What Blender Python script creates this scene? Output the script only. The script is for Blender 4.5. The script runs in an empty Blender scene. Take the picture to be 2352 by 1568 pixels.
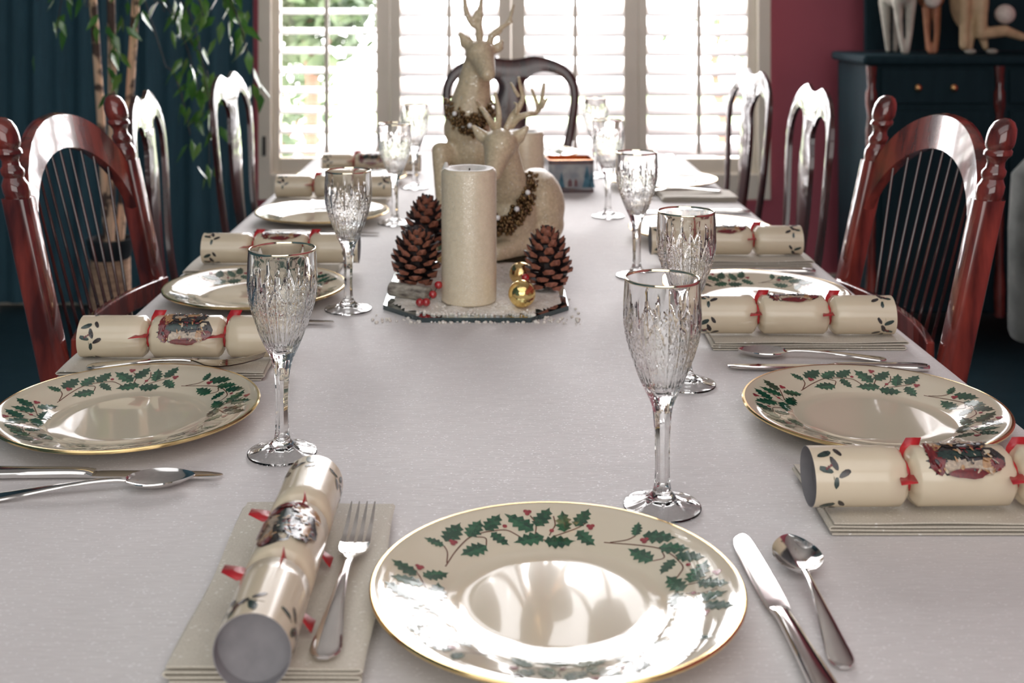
import bpy, bmesh, math, random
from mathutils import Vector, Matrix
random.seed(7)
PI = math.pi
R = math.radians
SC = bpy.context.scene
C = SC.collection

# ------------------------------------------------------------------ camera, world, lights, exposure
cam_data = bpy.data.cameras.new('camera')
cam = bpy.data.objects.new('camera', cam_data)
C.objects.link(cam)
cam.location = (0, 0, 1.19)
cam.rotation_euler = (PI/2, 0, 0)
cam_data.sensor_width = 36
cam_data.lens = 36*2700/2352
cam_data.shift_x = 49/2352
cam_data.shift_y = -774/2352
cam_data.clip_start = .05
cam_data.dof.use_dof = True
cam_data.dof.focus_distance = 1.22
cam_data.dof.aperture_fstop = 7.5
SC.camera = cam

world = bpy.data.worlds.new('overcast_sky')
SC.world = world
world.use_nodes = True
wn = world.node_tree.nodes['Background']
wn.inputs[0].default_value = (1.0, .985, 1.0, 1)
wn.inputs[1].default_value = 12.0

def area_light(name, loc, rot, sx, sy, power, col=(1, 1, 1), portal=False):
    d = bpy.data.lights.new(name, 'AREA')
    d.shape = 'RECTANGLE'; d.size = sx; d.size_y = sy; d.energy = power; d.color = col
    if portal: d.cycles.is_portal = True
    o = bpy.data.objects.new(name, d); C.objects.link(o)
    o.location = loc; o.rotation_euler = rot
    return o
# daylight through the shuttered window, and two added fill lamps, overhead and behind the camera
area_light('window_portal', (.08, 4.82, 1.62), (-PI/2, 0, 0), 2.05, 2.2, 1, portal=True)
area_light('window_daylight', (.08, 4.45, 1.75), (R(-66), 0, 0), 1.9, 1.7, 28, (1, .985, 1))
area_light('overhead_fill', (0, .2, 2.85), (R(12), 0, 0), 3.2, 2.6, 30, (.97, .98, 1.0))
area_light('front_fill', (0, -2.0, 1.75), (R(84), 0, 0), 3.2, 2.0, 52, (1.0, .98, .95))

SC.view_settings.view_transform = 'Standard'
SC.view_settings.look = 'None'
SC.view_settings.gamma = 1
SC.view_settings.use_curve_mapping = False
SC.view_settings.exposure = 0.0
cy = SC.cycles
cy.max_bounces = 14; cy.diffuse_bounces = 4; cy.glossy_bounces = 5
cy.transmission_bounces = 12; cy.transparent_max_bounces = 12
cy.blur_glossy = .5
cy.sample_clamp_indirect = 6

# ------------------------------------------------------------------ materials
def newmat(name):
    m = bpy.data.materials.new(name); m.use_nodes = True
    return m, m.node_tree, m.node_tree.nodes['Principled BSDF']
def coords(nt, scale, kind='Object'):
    tc = nt.nodes.new('ShaderNodeTexCoord'); mp = nt.nodes.new('ShaderNodeMapping')
    mp.inputs['Scale'].default_value = scale
    nt.links.new(tc.outputs[kind], mp.inputs['Vector'])
    return mp.outputs['Vector']
def ramp(nt, fac, stops):
    r = nt.nodes.new('ShaderNodeValToRGB'); e = r.color_ramp.elements
    while len(e) < len(stops): e.new(.5)
    for i, (p, c) in enumerate(stops):
        e[i].position = p; e[i].color = (*c, 1)
    nt.links.new(fac, r.inputs[0])
    return r.outputs[0]
def noise(nt, vec, scale, detail=2, rough=.5):
    n = nt.nodes.new('ShaderNodeTexNoise')
    n.inputs['Scale'].default_value = scale; n.inputs['Detail'].default_value = detail
    n.inputs['Roughness'].default_value = rough
    nt.links.new(vec, n.inputs['Vector'])
    return n.outputs[0]
def bump(nt, p, h, strength, dist=.001):
    b = nt.nodes.new('ShaderNodeBump'); b.inputs['Strength'].default_value = strength
    b.inputs['Distance'].default_value = dist
    nt.links.new(h, b.inputs['Height']); nt.links.new(b.outputs[0], p.inputs['Normal'])
def pm(name, c1, c2=None, scale=20, stretch=(1, 1, 1), rough=.5, metal=0, coat=0, coat_rough=.03, spec=.5, bmp=0, bdist=.001, detail=3, lo=.35, hi=.65):
    m, nt, p = newmat(name)
    v = coords(nt, stretch); n = noise(nt, v, scale, detail)
    c2 = c2 or tuple(x*.88 for x in c1)
    nt.links.new(ramp(nt, n, [(lo, c1), (hi, c2)]), p.inputs['Base Color'])
    p.inputs['Roughness'].default_value = rough; p.inputs['Metallic'].default_value = metal
    p.inputs['Coat Weight'].default_value = coat; p.inputs['Coat Roughness'].default_value = coat_rough
    p.inputs['Specular IOR Level'].default_value = spec
    if bmp: bump(nt, p, n, bmp, bdist)
    return m
def sparkle(m, vec, scale, thresh, col, metal=1.0, rough=.25):
    """tiny metallic flecks: random cells of a voronoi above a threshold"""
    nt = m.node_tree; p = nt.nodes['Principled BSDF']
    vo = nt.nodes.new('ShaderNodeTexVoronoi'); vo.inputs['Scale'].default_value = scale
    nt.links.new(vec, vo.inputs['Vector'])
    sp = nt.nodes.new('ShaderNodeSeparateColor'); nt.links.new(vo.outputs['Color'], sp.inputs[0])
    gt = nt.nodes.new('ShaderNodeMath'); gt.operation = 'GREATER_THAN'; gt.inputs[1].default_value = thresh
    nt.links.new(sp.outputs[0], gt.inputs[0])
    mx = nt.nodes.new('ShaderNodeMix'); mx.data_type = 'RGBA'
    old = p.inputs['Base Color'].links[0].from_socket
    nt.links.new(gt.outputs[0], mx.inputs[0]); nt.links.new(old, mx.inputs[6]); mx.inputs[7].default_value = (*col, 1)
    nt.links.new(mx.outputs[2], p.inputs['Base Color'])
    mm = nt.nodes.new('ShaderNodeMath'); mm.operation = 'MULTIPLY'; mm.inputs[1].default_value = metal
    nt.links.new(gt.outputs[0], mm.inputs[0]); nt.links.new(mm.outputs[0], p.inputs['Metallic'])
    return gt.outputs[0]

mt = {}
# table cloth: woven across the table with strings of lurex flecks
m, nt, p = newmat('cloth'); mt['cloth'] = m
v = coords(nt, (55, 620, 1)); n = noise(nt, v, 1, 4, .65)
nt.links.new(ramp(nt, n, [(.3, (.595, .56, .55)), (.7, (.70, .665, .655))]), p.inputs['Base Color'])
p.inputs['Roughness'].default_value = .62; p.inputs['Sheen Weight'].default_value = .25
v2 = coords(nt, (5, 9, 1)); n2 = noise(nt, v2, 1, 2)
ad = nt.nodes.new('ShaderNodeMath'); ad.operation = 'MULTIPLY_ADD'; ad.inputs[1].default_value = 14
nt.links.new(n2, ad.inputs[0]); nt.links.new(n, ad.inputs[2])
bump(nt, p, ad.outputs[0], .35, .0008)
sparkle(m, coords(nt, (620, 1500, 1)), 1, .978, (.90, .885, .89), .6)

m, nt, p = newmat('napkin_cloth'); mt['napkin'] = m
v = coords(nt, (900, 900, 900)); n = noise(nt, v, 1, 2)
nt.links.new(ramp(nt, n, [(.3, (.50, .45, .37)), (.7, (.62, .57, .48))]), p.inputs['Base Color'])
p.inputs['Roughness'].default_value = .75; p.inputs['Sheen Weight'].default_value = .2
bump(nt, p, n, .3, .0006)
sparkle(m, coords(nt, (500, 1200, 300)), 1, .988, (.85, .83, .78), .6)

mt['porcelain'] = pm('porcelain', (.74, .66, .51), (.71, .63, .485), 6, rough=.08, coat=1, coat_rough=.015)
mt['gold'] = pm('gold', (.90, .68, .34), (.80, .58, .27), 40, rough=.16, metal=1)
mt['pale_gold'] = pm('pale_gold', (.95, .87, .70), (.88, .78, .58), 40, rough=.12, metal=1)
mt['silver'] = pm('polished_steel', (.80, .78, .76), (.74, .72, .70), 30, rough=.09, metal=1)
mt['leaf_dark'] = pm('holly_green', (.006, .050, .030), (.022, .105, .052), 260, rough=.12, coat=1, coat_rough=.015)
mt['leaf_light'] = pm('holly_light_green', (.016, .085, .045), (.038, .15, .075), 220, rough=.12, coat=1, coat_rough=.015)
mt['berry_print'] = pm('berry_print', (.26, .025, .04), (.36, .05, .06), 200, rough=.12, coat=1, coat_rough=.015)
mt['stem_print'] = pm('stem_print', (.17, .065, .04), (.12, .05, .03), 90, rough=.12, coat=1, coat_rough=.015)

m, nt, p = newmat('crystal'); mt['glass'] = m
p.inputs['Base Color'].default_value = (.985, .985, .98, 1)
p.inputs['Transmission Weight'].default_value = 1; p.inputs['Roughness'].default_value = 0; p.inputs['IOR'].default_value = 1.52

def wood(name, a, b, rough=.16, coat=1):
    return pm(name, a, b, 9, (3.5, 3.5, .7), rough=rough, coat=coat, coat_rough=.06, spec=.5 if coat else .12, detail=5, lo=.38, hi=.62)
mt['cherry'] = wood('cherry_wood', (.28, .046, .032), (.070, .014, .013))
mt['mahogany'] = wood('mahogany', (.075, .018, .016), (.028, .010, .012), .2, .6)
mt['shaded_wood'] = wood('wood_shade_teal', (.013, .034, .044), (.011, .029, .038), .65, 0)  # hutch wood with the teal tone of its shade mixed in
mt['seat_cloth'] = pm('seat_cloth', (.05, .045, .05), (.03, .03, .035), 150, rough=.9)

mt['cracker'] = pm('cracker_paper', (.72, .62, .46), (.67, .57, .42), 14, rough=.24, coat=.5, coat_rough=.16, bmp=.06)
mt['card'] = pm('grey_card', (.27, .255, .265), (.22, .21, .22), 60, rough=.8)
mt['ribbon'] = pm('red_satin', (.55, .03, .035), (.42, .02, .03), 90, rough=.32)
mt['print_dark'] = pm('print_dark', (.022, .024, .03), (.05, .035, .03), 420, rough=.24, coat=.5, coat_rough=.16)
mt['print_green'] = pm('print_green', (.03, .06, .05), (.015, .03, .03), 300, rough=.24, coat=.5, coat_rough=.16)
mt['print_red'] = pm('print_red', (.20, .018, .02), (.10, .012, .016), 300, rough=.24, coat=.5, coat_rough=.16)
mt['print_ochre'] = pm('print_ochre', (.48, .27, .12), (.30, .15, .07), 300, rough=.24, coat=.5, coat_rough=.16)
mt['print_cream'] = pm('print_cream', (.55, .43, .31), (.32, .25, .19), 300, rough=.24, coat=.5, coat_rough=.16)

def glitter(name, a, b, thresh, col, sc=900, rough=.5):
    m = pm(name, a, b, 160, rough=rough, bmp=.35, bdist=.0006)
    sparkle(m, coords(m.node_tree, (1, 1, 1)), sc, thresh, col, 1, .3)
    return m
mt['candle'] = glitter('glitter_candle', (.74, .64, .475), (.67, .575, .42), .955, (.95, .92, .86), 1500, .38)
mt['candle'].node_tree.nodes['Principled BSDF'].inputs['Coat Weight'].default_value = .5
mt['candle'].node_tree.nodes['Principled BSDF'].inputs['Coat Roughness'].default_value = .32
mt['wax_white'] = pm('white_wax', (.80, .77, .72), (.7, .68, .64), 200, rough=.5)
mt['deer'] = glitter('frosted_resin', (.66, .55, .38), (.52, .42, .28), .975, (.95, .93, .88), 700, .42)
mt['tinsel'] = pm('antique_gold_bead', (.30, .19, .08), (.12, .07, .04), 120, rough=.25, metal=.8)
mt['pearl'] = pm('pearl', (.9, .92, .92), (.85, .86, .88), 50, rough=.08, coat=1)
mt['cone'] = pm('cone_scale', (.030, .014, .013), (.014, .010, .011), 150, rough=.55)
mt['cone_tip'] = pm('cone_scale_tip', (.34, .125, .075), (.20, .07, .045), 200, rough=.5)
m = pm('crackled_gold', (.92, .72, .32), (.80, .58, .22), 90, rough=.12, metal=1, bmp=.5, bdist=.002); mt['crackle'] = m
mt['berry'] = pm('berry_red', (.42, .012, .016), (.30, .008, .012), 50, rough=.18, coat=1)
mt['twig'] = pm('twig', (.05, .03, .02), (.03, .02, .015), 60, rough=.8)
mt['bark'] = pm('birch_bark', (.42, .38, .32), (.10, .08, .07), 55, (1, 1, 3), rough=.8)
mt['snow'] = glitter('artificial_snow', (.82, .77, .70), (.66, .61, .54), .9, (.95, .95, .95), 600, .7)
mt['mirror'] = pm('mirror_glass', (.55, .60, .60), (.50, .55, .56), 5, rough=.02, metal=1)
mt['mirror_edge'] = pm('mirror_edge', (.01, .03, .035), (.02, .05, .055), 40, rough=.06, coat=1)

mt['copper'] = pm('copper', (.74, .34, .15), (.60, .25, .11), 30, rough=.22, metal=1)
mt['tin'] = pm('printed_tin', (.33, .34, .34), (.20, .22, .25), 40, rough=.35, coat=.5)
mt['tin_dark'] = pm('tin_border', (.10, .08, .10), (.16, .10, .09), 70, rough=.3, metal=.3)
mt['tin_blue'] = pm('tin_blue_tree', (.03, .12, .19), (.05, .16, .22), 90, rough=.35)
mt['tin_wine'] = pm('tin_house', (.16, .07, .08), (.12, .06, .07), 90, rough=.35)

mt['armchair_cloth'] = pm('armchair_cloth', (.15, .155, .145), (.09, .095, .09), 14, rough=.95)
mt['red_wall'] = pm('red_paint', (.50, .115, .155), (.46, .105, .145), 3, rough=.6, bmp=.05)
mt['shaded_wall'] = pm('wall_shade_teal', (.040, .120, .165), (.036, .105, .145), 3, rough=.7)  # walls in shade: their blue-black tone is put into the colour
mt['shade_sheet'] = pm('sheet_shade_teal', (.044, .118, .160), (.038, .100, .136), 30, (6, 6, .3), rough=.9)  # coloured like the deep shade beside the window
mt['ceiling'] = pm('ceiling_white', (.80, .78, .74), None, 4, rough=.8)
mt['floor'] = pm('floor_shade_teal', (.022, .050, .064), (.016, .038, .050), 6, (1, 8, 1), rough=.35)  # teal of the shaded floor painted into the base colour
mt['trim'] = pm('warm_white_paint', (.90, .83, .71), (.86, .79, .67), 8, rough=.42)
mt['louver'] = pm('louver_white', (.93, .91, .91), None, 6, rough=.4)
mt['door'] = pm('grey_door', (.36, .355, .33), (.32, .31, .29), 5, rough=.55)
mt['brass'] = pm('brass', (.85, .50, .24), (.75, .42, .18), 40, rough=.25, metal=1)
mt['iron'] = pm('dark_hinge', (.05, .05, .05), None, 40, rough=.4, metal=.5)
mt['leaf'] = pm('fig_leaf', (.045, .15, .022), (.10, .26, .045), 14, rough=.28, coat=.6, coat_rough=.2)
mt['trunk'] = pm('fig_trunk', (.80, .53, .36), (.09, .055, .045), 15, (1, 1, .9), rough=.8, lo=.50, hi=.57)
mt['basket'] = pm('woven_rattan', (.60, .38, .25), (.34, .20, .13), 60, (.25, .25, 2), rough=.7, bmp=.5, bdist=.004)
mt['pot'] = pm('dark_pot', (.02, .025, .03), None, 20, rough=.4)
mt['ivory'] = pm('white_resin', (.62, .60, .52), (.42, .40, .34), 22, rough=.5)
mt['fawn'] = pm('fawn_resin', (.48, .22, .11), (.36, .15, .08), 25, rough=.5)
mt['cream'] = pm('cream_resin', (.66, .50, .30), (.52, .38, .22), 25, rough=.5)
mt['fur_white'] = pm('white_fur', (.85, .78, .70), (.7, .63, .56), 160, rough=.9, bmp=.5, bdist=.004)
mt['garden_leaf'] = pm('garden_leaf', (.035, .07, .03), (.085, .13, .05), 3, rough=.6)
mt['garden_trunk'] = pm('garden_trunk', (.20, .11, .07), None, 8, rough=.9)
mt['paving'] = pm('pale_paving', (.78, .74, .74), (.70, .66, .66), 2, rough=.9)
mt['lawn'] = pm('lawn', (.30, .42, .18), (.45, .52, .32), 2, rough=.9)
# thin window glass: clear with a mirror glint
m = bpy.data.materials.new('window_glass'); m.use_nodes = True; nt = m.node_tree; nt.nodes.clear(); mt['pane'] = m
o_ = nt.nodes.new('ShaderNodeOutputMaterial'); mx = nt.nodes.new('ShaderNodeMixShader')
tr = nt.nodes.new('ShaderNodeBsdfTransparent'); gl = nt.nodes.new('ShaderNodeBsdfGlossy'); fr = nt.nodes.new('ShaderNodeFresnel')
fr.inputs[0].default_value = 1.3; gl.inputs['Roughness'].default_value = .01
nt.links.new(fr.outputs[0], mx.inputs[0]); nt.links.new(tr.outputs[0], mx.inputs[1]); nt.links.new(gl.outputs[0], mx.inputs[2]); nt.links.new(mx.outputs[0], o_.inputs[0])

# ------------------------------------------------------------------ mesh builder
class MB:
    def __init__(s): s.v = []; s.f = []; s.m = []
    def add(s, vs, fs, m=0, T=None):
        b = len(s.v)
        for q in vs:
            q = Vector(q)
            s.v.append(T @ q if T else q)
        for f in fs:
            s.f.append([b+i for i in f]); s.m.append(m)
    def box(s, c, d, m=0, T=None):
        x, y, z = (k/2 for k in d); a, b, e = c
        vs = [(a+i*x, b+j*y, e+k*z) for i in (-1, 1) for j in (-1, 1) for k in (-1, 1)]
        s.add(vs, [(0, 1, 3, 2), (4, 6, 7, 5), (0, 4, 5, 1), (2, 3, 7, 6), (0, 2, 6, 4), (1, 5, 7, 3)], m, T)
    def rings(s, rs, close=True, cap0=True, cap1=True, m=0, T=None):
        n = len(rs[0]); vs = [q for r in rs for q in r]; fs = []
        for i in range(len(rs)-1):
            for j in range(n if close else n-1):
                k = (j+1) % n
                fs.append((i*n+j, i*n+k, (i+1)*n+k, (i+1)*n+j))
        if cap0: fs.append(tuple(range(n-1, -1, -1)))
        if cap1: fs.append(tuple((len(rs)-1)*n+j for j in range(n)))
        s.add(vs, fs, m, T)
    def lathe(s, prof, n=32, m=0, T=None, cap0=False, cap1=False, rf=None):
        rs = []
        for r, z in prof:
            r = max(r, 1e-5)
            rs.append([((r if rf is None else rf(r, z, 2*PI*j/n))*math.cos(2*PI*j/n), (r if rf is None else rf(r, z, 2*PI*j/n))*math.sin(2*PI*j/n), z) for j in range(n)])
        s.rings(rs, True, cap0, cap1, m, T)
    def tube(s, pts, rad, n=8, m=0, T=None, sq=None):
        pts = [Vector(q) for q in pts]; rs = []
        if not hasattr(rad, '__len__'): rad = [rad]*len(pts)
        up = Vector((0, 0, 1)); prev = None
        for i, q in enumerate(pts):
            d = (pts[min(i+1, len(pts)-1)]-pts[max(i-1, 0)])
            if d.length < 1e-9: d = Vector((0, 0, 1))
            d.normalize()
            if prev is None:
                a = d.orthogonal().normalized() if abs(d.dot(up)) > .95 else d.cross(up).normalized()
            else:
                a = (prev-d*prev.dot(d)).normalized()
            b = d.cross(a); prev = a
            ra, rb = (rad[i], rad[i]) if not sq else (rad[i], rad[i]*sq)
            rs.append([q+a*(ra*math.cos(2*PI*j/n))+b*(rb*math.sin(2*PI*j/n)) for j in range(n)])
        s.rings(rs, True, True, True, m, T)
    def ell(s, c, r, nu=16, nv=10, m=0, T=None, rot=None):
        rs = []
        M = Matrix.Translation(c) @ (rot.to_4x4() if rot else Matrix.Identity(4))
        for i in range(nv+1):
            t = PI*i/nv; k = max(math.sin(t), 1e-3)
            rs.append([M @ Vector((r[0]*k*math.cos(2*PI*j/nu), r[1]*k*math.sin(2*PI*j/nu), -r[2]*math.cos(t))) for j in range(nu)])
        s.rings(rs, True, True, True, m, T)
    def cap(s, a, b, ra, rb, n=12, m=0):
        """tapered capsule"""
        a, b = Vector(a), Vector(b); d = (b-a); L = d.length; d.normalize()
        pts = []; rr = []
        for i in range(5):
            t = PI/2*i/4; pts.append(a-d*ra*math.cos(t)); rr.append(max(ra*math.sin(t), 1e-4))
        for i in range(5):
            t = PI/2*i/4; pts.append(b+d*rb*math.sin(t)); rr.append(max(rb*math.cos(t), 1e-4))
        s.tube(pts, rr, n, m)
    def build(s, name, mats, parent=None, smooth=True, loc=None, rotz=0, angle=40, normals=True, outward=False):
        me = bpy.data.meshes.new(name)
        me.from_pydata([tuple(q) for q in s.v], [], s.f)
        if not isinstance(mats, (list, tuple)): mats = [mats]
        for q in mats: me.materials.append(mt[q])
        me.polygons.foreach_set('material_index', s.m)
        if normals:
            bm = bmesh.new(); bm.from_mesh(me); bmesh.ops.recalc_face_normals(bm, faces=bm.faces)
            if outward and bm.calc_volume(signed=True) < 0: bmesh.ops.reverse_faces(bm, faces=bm.faces)
            bm.to_mesh(me); bm.free()
        me.polygons.foreach_set('use_smooth', [smooth]*len(me.polygons))
        if smooth and angle: me.set_sharp_from_angle(angle=R(angle))
        me.update()
        o = bpy.data.objects.new(name, me); C.objects.link(o)
        if parent: o.parent = parent
        if loc: o.location = loc
        o.rotation_euler.z = rotz
        return o
def mod_bevel(o, w=.003, seg=2):
    b = o.modifiers.new('bevel', 'BEVEL'); b.width = w; b.segments = seg; b.limit_method = 'ANGLE'; b.angle_limit = R(40)
def mod_organic(o, voxel, it=4):
    r = o.modifiers.new('remesh', 'REMESH'); r.mode = 'VOXEL'; r.voxel_size = voxel; r.use_smooth_shade = True
    q = o.modifiers.new('smooth', 'SMOOTH'); q.iterations = it; q.factor = .5

def tag(o, label, cat, group=None, kind=None):
    o['label'] = label; o['category'] = cat
    if group: o['group'] = group
    if kind: o['kind'] = kind
    return o
def thing(name, label, cat, loc=(0, 0, 0), rotz=0, group=None):
    o = bpy.data.objects.new(name, None); C.objects.link(o)
    o.empty_display_size = .05
    o.location = loc; o.rotation_euler = (0, 0, rotz)
    return tag(o, label, cat, group)
def struct(mb, name, mats, label, cat, **k):
    o = mb.build(name, mats, **k); tag(o, label, cat, kind='structure'); return o
def dup(root, label, loc, rotz=0, group=None):
    r = root.copy(); C.objects.link(r); r.location = loc; r.rotation_euler = (0, 0, rotz)
    r['label'] = label
    if group: r['group'] = group
    for ch in list(root.children):
        c = ch.copy(); C.objects.link(c); c.parent = r
        for g in list(ch.children):
            d = g.copy(); C.objects.link(d); d.parent = c
    return r
def lerp(a, b, t): return a+(b-a)*t
def interp(tab, s):
    for (a, x), (b, y) in zip(tab, tab[1:]):
        if s <= b: return lerp(x, y, 0 if b == a else max(0, (s-a)/(b-a)))
    return tab[-1][1]
def smooth_path(pts, n=8):
    """Catmull-Rom through the points"""
    pts = [Vector(q) for q in pts]; out = []
    P = [pts[0]*2-pts[1]]+pts+[pts[-1]*2-pts[-2]]
    for i in range(1, len(P)-2):
        for k in range(n):
            t = k/n; a, b, c, d = P[i-1], P[i], P[i+1], P[i+2]
            out.append(.5*((2*b)+(c-a)*t+(2*a-5*b+4*c-d)*t*t+(3*b-a-3*c+d)*t**3))
    out.append(pts[-1]); return out

# ------------------------------------------------------------------ room
XL, XR, YB, YF, ZC = -1.95, 2.42, 4.68, -2.6, 2.95
WX0, WX1, WZ0, WZ1 = -.905, 1.09, .43, 2.75          # outer edge of the window trim
b = MB(); b.box(((XL+XR)/2, (YB+YF)/2, -.03), (XR-XL+.2, YB-YF+.2, .06)); struct(b, 'floor', 'floor', 'wooden floor under the dining table, teal shade in its colour', 'floor')
b = MB(); b.box(((XL+XR)/2, (YB+YF)/2, ZC+.03), (XR-XL+.2, YB-YF+.2, .06)); struct(b, 'ceiling', 'ceiling', 'white ceiling over the dining room', 'ceiling')
b = MB(); b.box((XL-.05, (YB+YF)/2, ZC/2), (.1, YB-YF, ZC)); struct(b, 'wall_left', 'shaded_wall', 'wall behind the left row of chairs, teal shade in its colour', 'wall')
b = MB(); b.box((XR+.05, (YB+YF)/2, ZC/2), (.1, YB-YF, ZC)); struct(b, 'wall_right', 'red_wall', 'red wall beside the dark hutch', 'wall')
b = MB(); b.box(((XL+XR)/2, YF-.05, ZC/2), (XR-XL, .1, ZC)); struct(b, 'wall_front', 'shaded_wall', 'dark wall behind the viewpoint', 'wall')
b = MB()
b.box(((XL+WX0)/2, YB+.06, ZC/2), (WX0-XL, .12, ZC)); b.box(((XR+WX1)/2, YB+.06, ZC/2), (XR-WX1, .12, ZC))
b.box(((WX0+WX1)/2, YB+.06, WZ0/2), (WX1-WX0, .12, WZ0)); b.box(((WX0+WX1)/2, YB+.06, (ZC+WZ1)/2), (WX1-WX0, .12, ZC-WZ1))
struct(b, 'wall_back', 'red_wall', 'red wall around the shuttered window', 'wall')
b = MB()
for x0, x1 in ((XL, WX0), (WX0, WX1), (WX1, XR)): b.box(((x0+x1)/2, YB-.01, .06), (x1-x0, .02, .12))
struct(b, 'baseboard_back', 'trim', 'pale baseboard below the window wall', 'baseboard')
# window: trim, four shutter panels, panes
win = bpy.data.objects.new('window_1', None); C.objects.link(win)
tag(win, 'wide window behind the table with four white louvered shutters', 'window', kind='structure')
WY = 4.62
b = MB()
b.box((WX0+.025, WY, (WZ0+WZ1)/2), (.05, .10, WZ1-WZ0)); b.box((WX1-.025, WY, (WZ0+WZ1)/2), (.05, .10, WZ1-WZ0))
b.box(((WX0+WX1)/2, WY, WZ0+.05), (WX1-WX0-.1, .10, .10)); b.box(((WX0+WX1)/2, WY, WZ1-.03), (WX1-WX0-.1, .10, .06))
fo = b.build('window_frame', 'trim', win, smooth=False); mod_bevel(fo, .004)
b = MB(); b.box(((WX0+WX1)/2, WY+.16, (WZ0+WZ1)/2), (WX1-WX0-.1, .006, WZ1-WZ0-.1)); b.build('pane', 'pane', win, smooth=False)
b = MB()
for x in (-.36, .09, .56): b.box((x, WY+.15, (WZ0+WZ1)/2), (.03, .04, WZ1-WZ0-.1))
b.box(((WX0+WX1)/2, WY+.15, 1.55), (WX1-WX0-.1, .04, .03)); b.build('glazing_bar', 'louver', win, smooth=False)
pans = [(-.853, -.396, -.825, -.449, 13), (-.394, .079, -.353, .030, 33), (.081, .578, .136, .521, 33), (.58, 1.04, .614, 1.003, 31)]
for pi_, (x0, x1, l0, l1, tilt) in enumerate(pans):
    f = MB()
    for zz0, zz1 in ((.532, 2.70),):
        f.box(((x0+l0)/2, WY, (zz0+zz1)/2), (l0-x0, .035, zz1-zz0)); f.box(((x1+l1)/2, WY, (zz0+zz1)/2), (x1-l1, .035, zz1-zz0))
        f.box(((l0+l1)/2, WY, zz0+.028), (l1-l0, .035, .056)); f.box(((l0+l1)/2, WY, zz1-.04), (l1-l0, .035, .08))
    sp = f.build('shutter_panel', 'trim', win, smooth=False); mod_bevel(sp, .003)
    z = .62
    while z < 2.60:
        lb = MB(); rs = []
        for xx in (l0, l1):
            rs.append([(xx, .043*math.cos(2*PI*k/14), .0055*math.sin(2*PI*k/14)) for k in range(14)])
        lb.rings(rs); lo = lb.build('louver', 'louver', sp); lo.location = (0, WY, z); lo.rotation_euler.x = R(tilt)
        z += .0775
    tb = MB(); tb.box(((l0+l1)/2, WY-.052, 1.46), (.016, .010, 1.70)); tb.build('tilt_rod', 'trim', sp, smooth=False)
b = MB(); b.box((-.88, WY-.055, .64), (.012, .012, .075)); b.build('hinge', 'iron', win)
# outside: paving, lawn, garden trees
b = MB(); b.box((0, 14, -.35), (40, 18, .1)); struct(b, 'ground_outside', 'paving', 'pale sunlit paving outside the window', 'ground')
b = MB(); b.box((4, 17, -.28), (16, 7, .06)); struct(b, 'lawn_outside', 'lawn', 'pale lawn across the paving outside', 'lawn')
def garden_tree(label, x, y, h, r, nl, zc, ls):
    t = thing('garden_tree', label, 'tree', (x, y, -.3), 0, 'trees outside the window')
    b = MB(); b.tube([(0, 0, 0), (.03, 0, h*.3), (-.05, .02, h*.6), (0, 0, h*.9)], [.05, .045, .035, .012], 8)
    b.tube([(.0, 0, h*.28), (.2, .05, h*.5), (.3, .1, h*.75)], [.025, .02, .008], 6); b.build('trunk', 'garden_trunk', t)
    b = MB()
    for i in range(nl):
        u = Vector((random.gauss(0, 1), random.gauss(0, 1), random.gauss(0, 1))).normalized()*r*random.uniform(.3, 1)
        c = Vector((u.x, u.y, zc+u.z*1.25)); a = Vector((random.gauss(0, 1), random.gauss(0, 1), random.gauss(0, 1))).normalized()
        d = a.orthogonal().normalized(); s = ls*random.uniform(.6, 1.2)
        b.add([c-a*s, c+d*s*.5, c+a*s, c-d*s*.5], [(0, 1, 2, 3)])
    b.build('foliage', 'garden_leaf', t, smooth=False, normals=False)
garden_tree('leafy tree seen through the leftmost shutter panel', -1.27, 8.2, 2.9, .62, 1500, 1.75, .09)
garden_tree('low shrub seen at the foot of the leftmost shutter', -1.75, 9.2, 1.0, .55, 420, .75, .07)
garden_tree('small pale shrub seen through the rightmost shutter panel', 2.05, 10.5, 1.5, .5, 90, 1.1, .07)

# ------------------------------------------------------------------ shade sheet, plant, hutch, figurines
b = MB(); rs = []
for zz in (0.02, 2.8):
    r_ = [(-1.93+1.0*k/80, 4.60+.012*math.sin(k*.9)+.01*math.sin(k*.37), zz) for k in range(81)]
    r_ += [(q[0], q[1]+.012, q[2]) for q in reversed(r_)]
    rs.append(r_)
b.rings(rs); tag(b.build('shade_sheet', 'shade_sheet'), 'added dark sheet standing for the shade behind the fig tree', 'backdrop')  # added sheet, stands in for the shade on the back wall

fig = thing('fig_tree', 'weeping fig with hanging green leaves in a woven basket by the left chairs', 'plant', (-1.10, 3.4, 0))
b = MB(); b.lathe([(0, .0), (.066, 0), (.062, .2), (.056, .44), (.056, .455), (.050, .455), (.046, .42), (0, .42)], 40); b.build('basket', 'basket', fig)
b = MB(); b.lathe([(0, .42), (.045, .425), (.058, .47), (.066, .50), (.066, .515), (.058, .515), (.054, .49), (0, .49)], 32); b.build('pot', 'pot', fig)
tr_ = [((-.024, 0), -.24, 3), ((.0, -.02), .0, 5), ((.026, .015), .27, 4)]
for (ax, ay), top, w in tr_:
    b = MB(); b.tube([(ax+.012*math.sin(w*t*.8+top*20)+top*t*.3, ay+.015*math.cos(w*t), .48+t*1.55) for t in [k/14 for k in range(15)]], [.0125-.002*k/14 for k in range(15)], 10); b.build('trunk', 'trunk', fig)
fl = MB()
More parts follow.
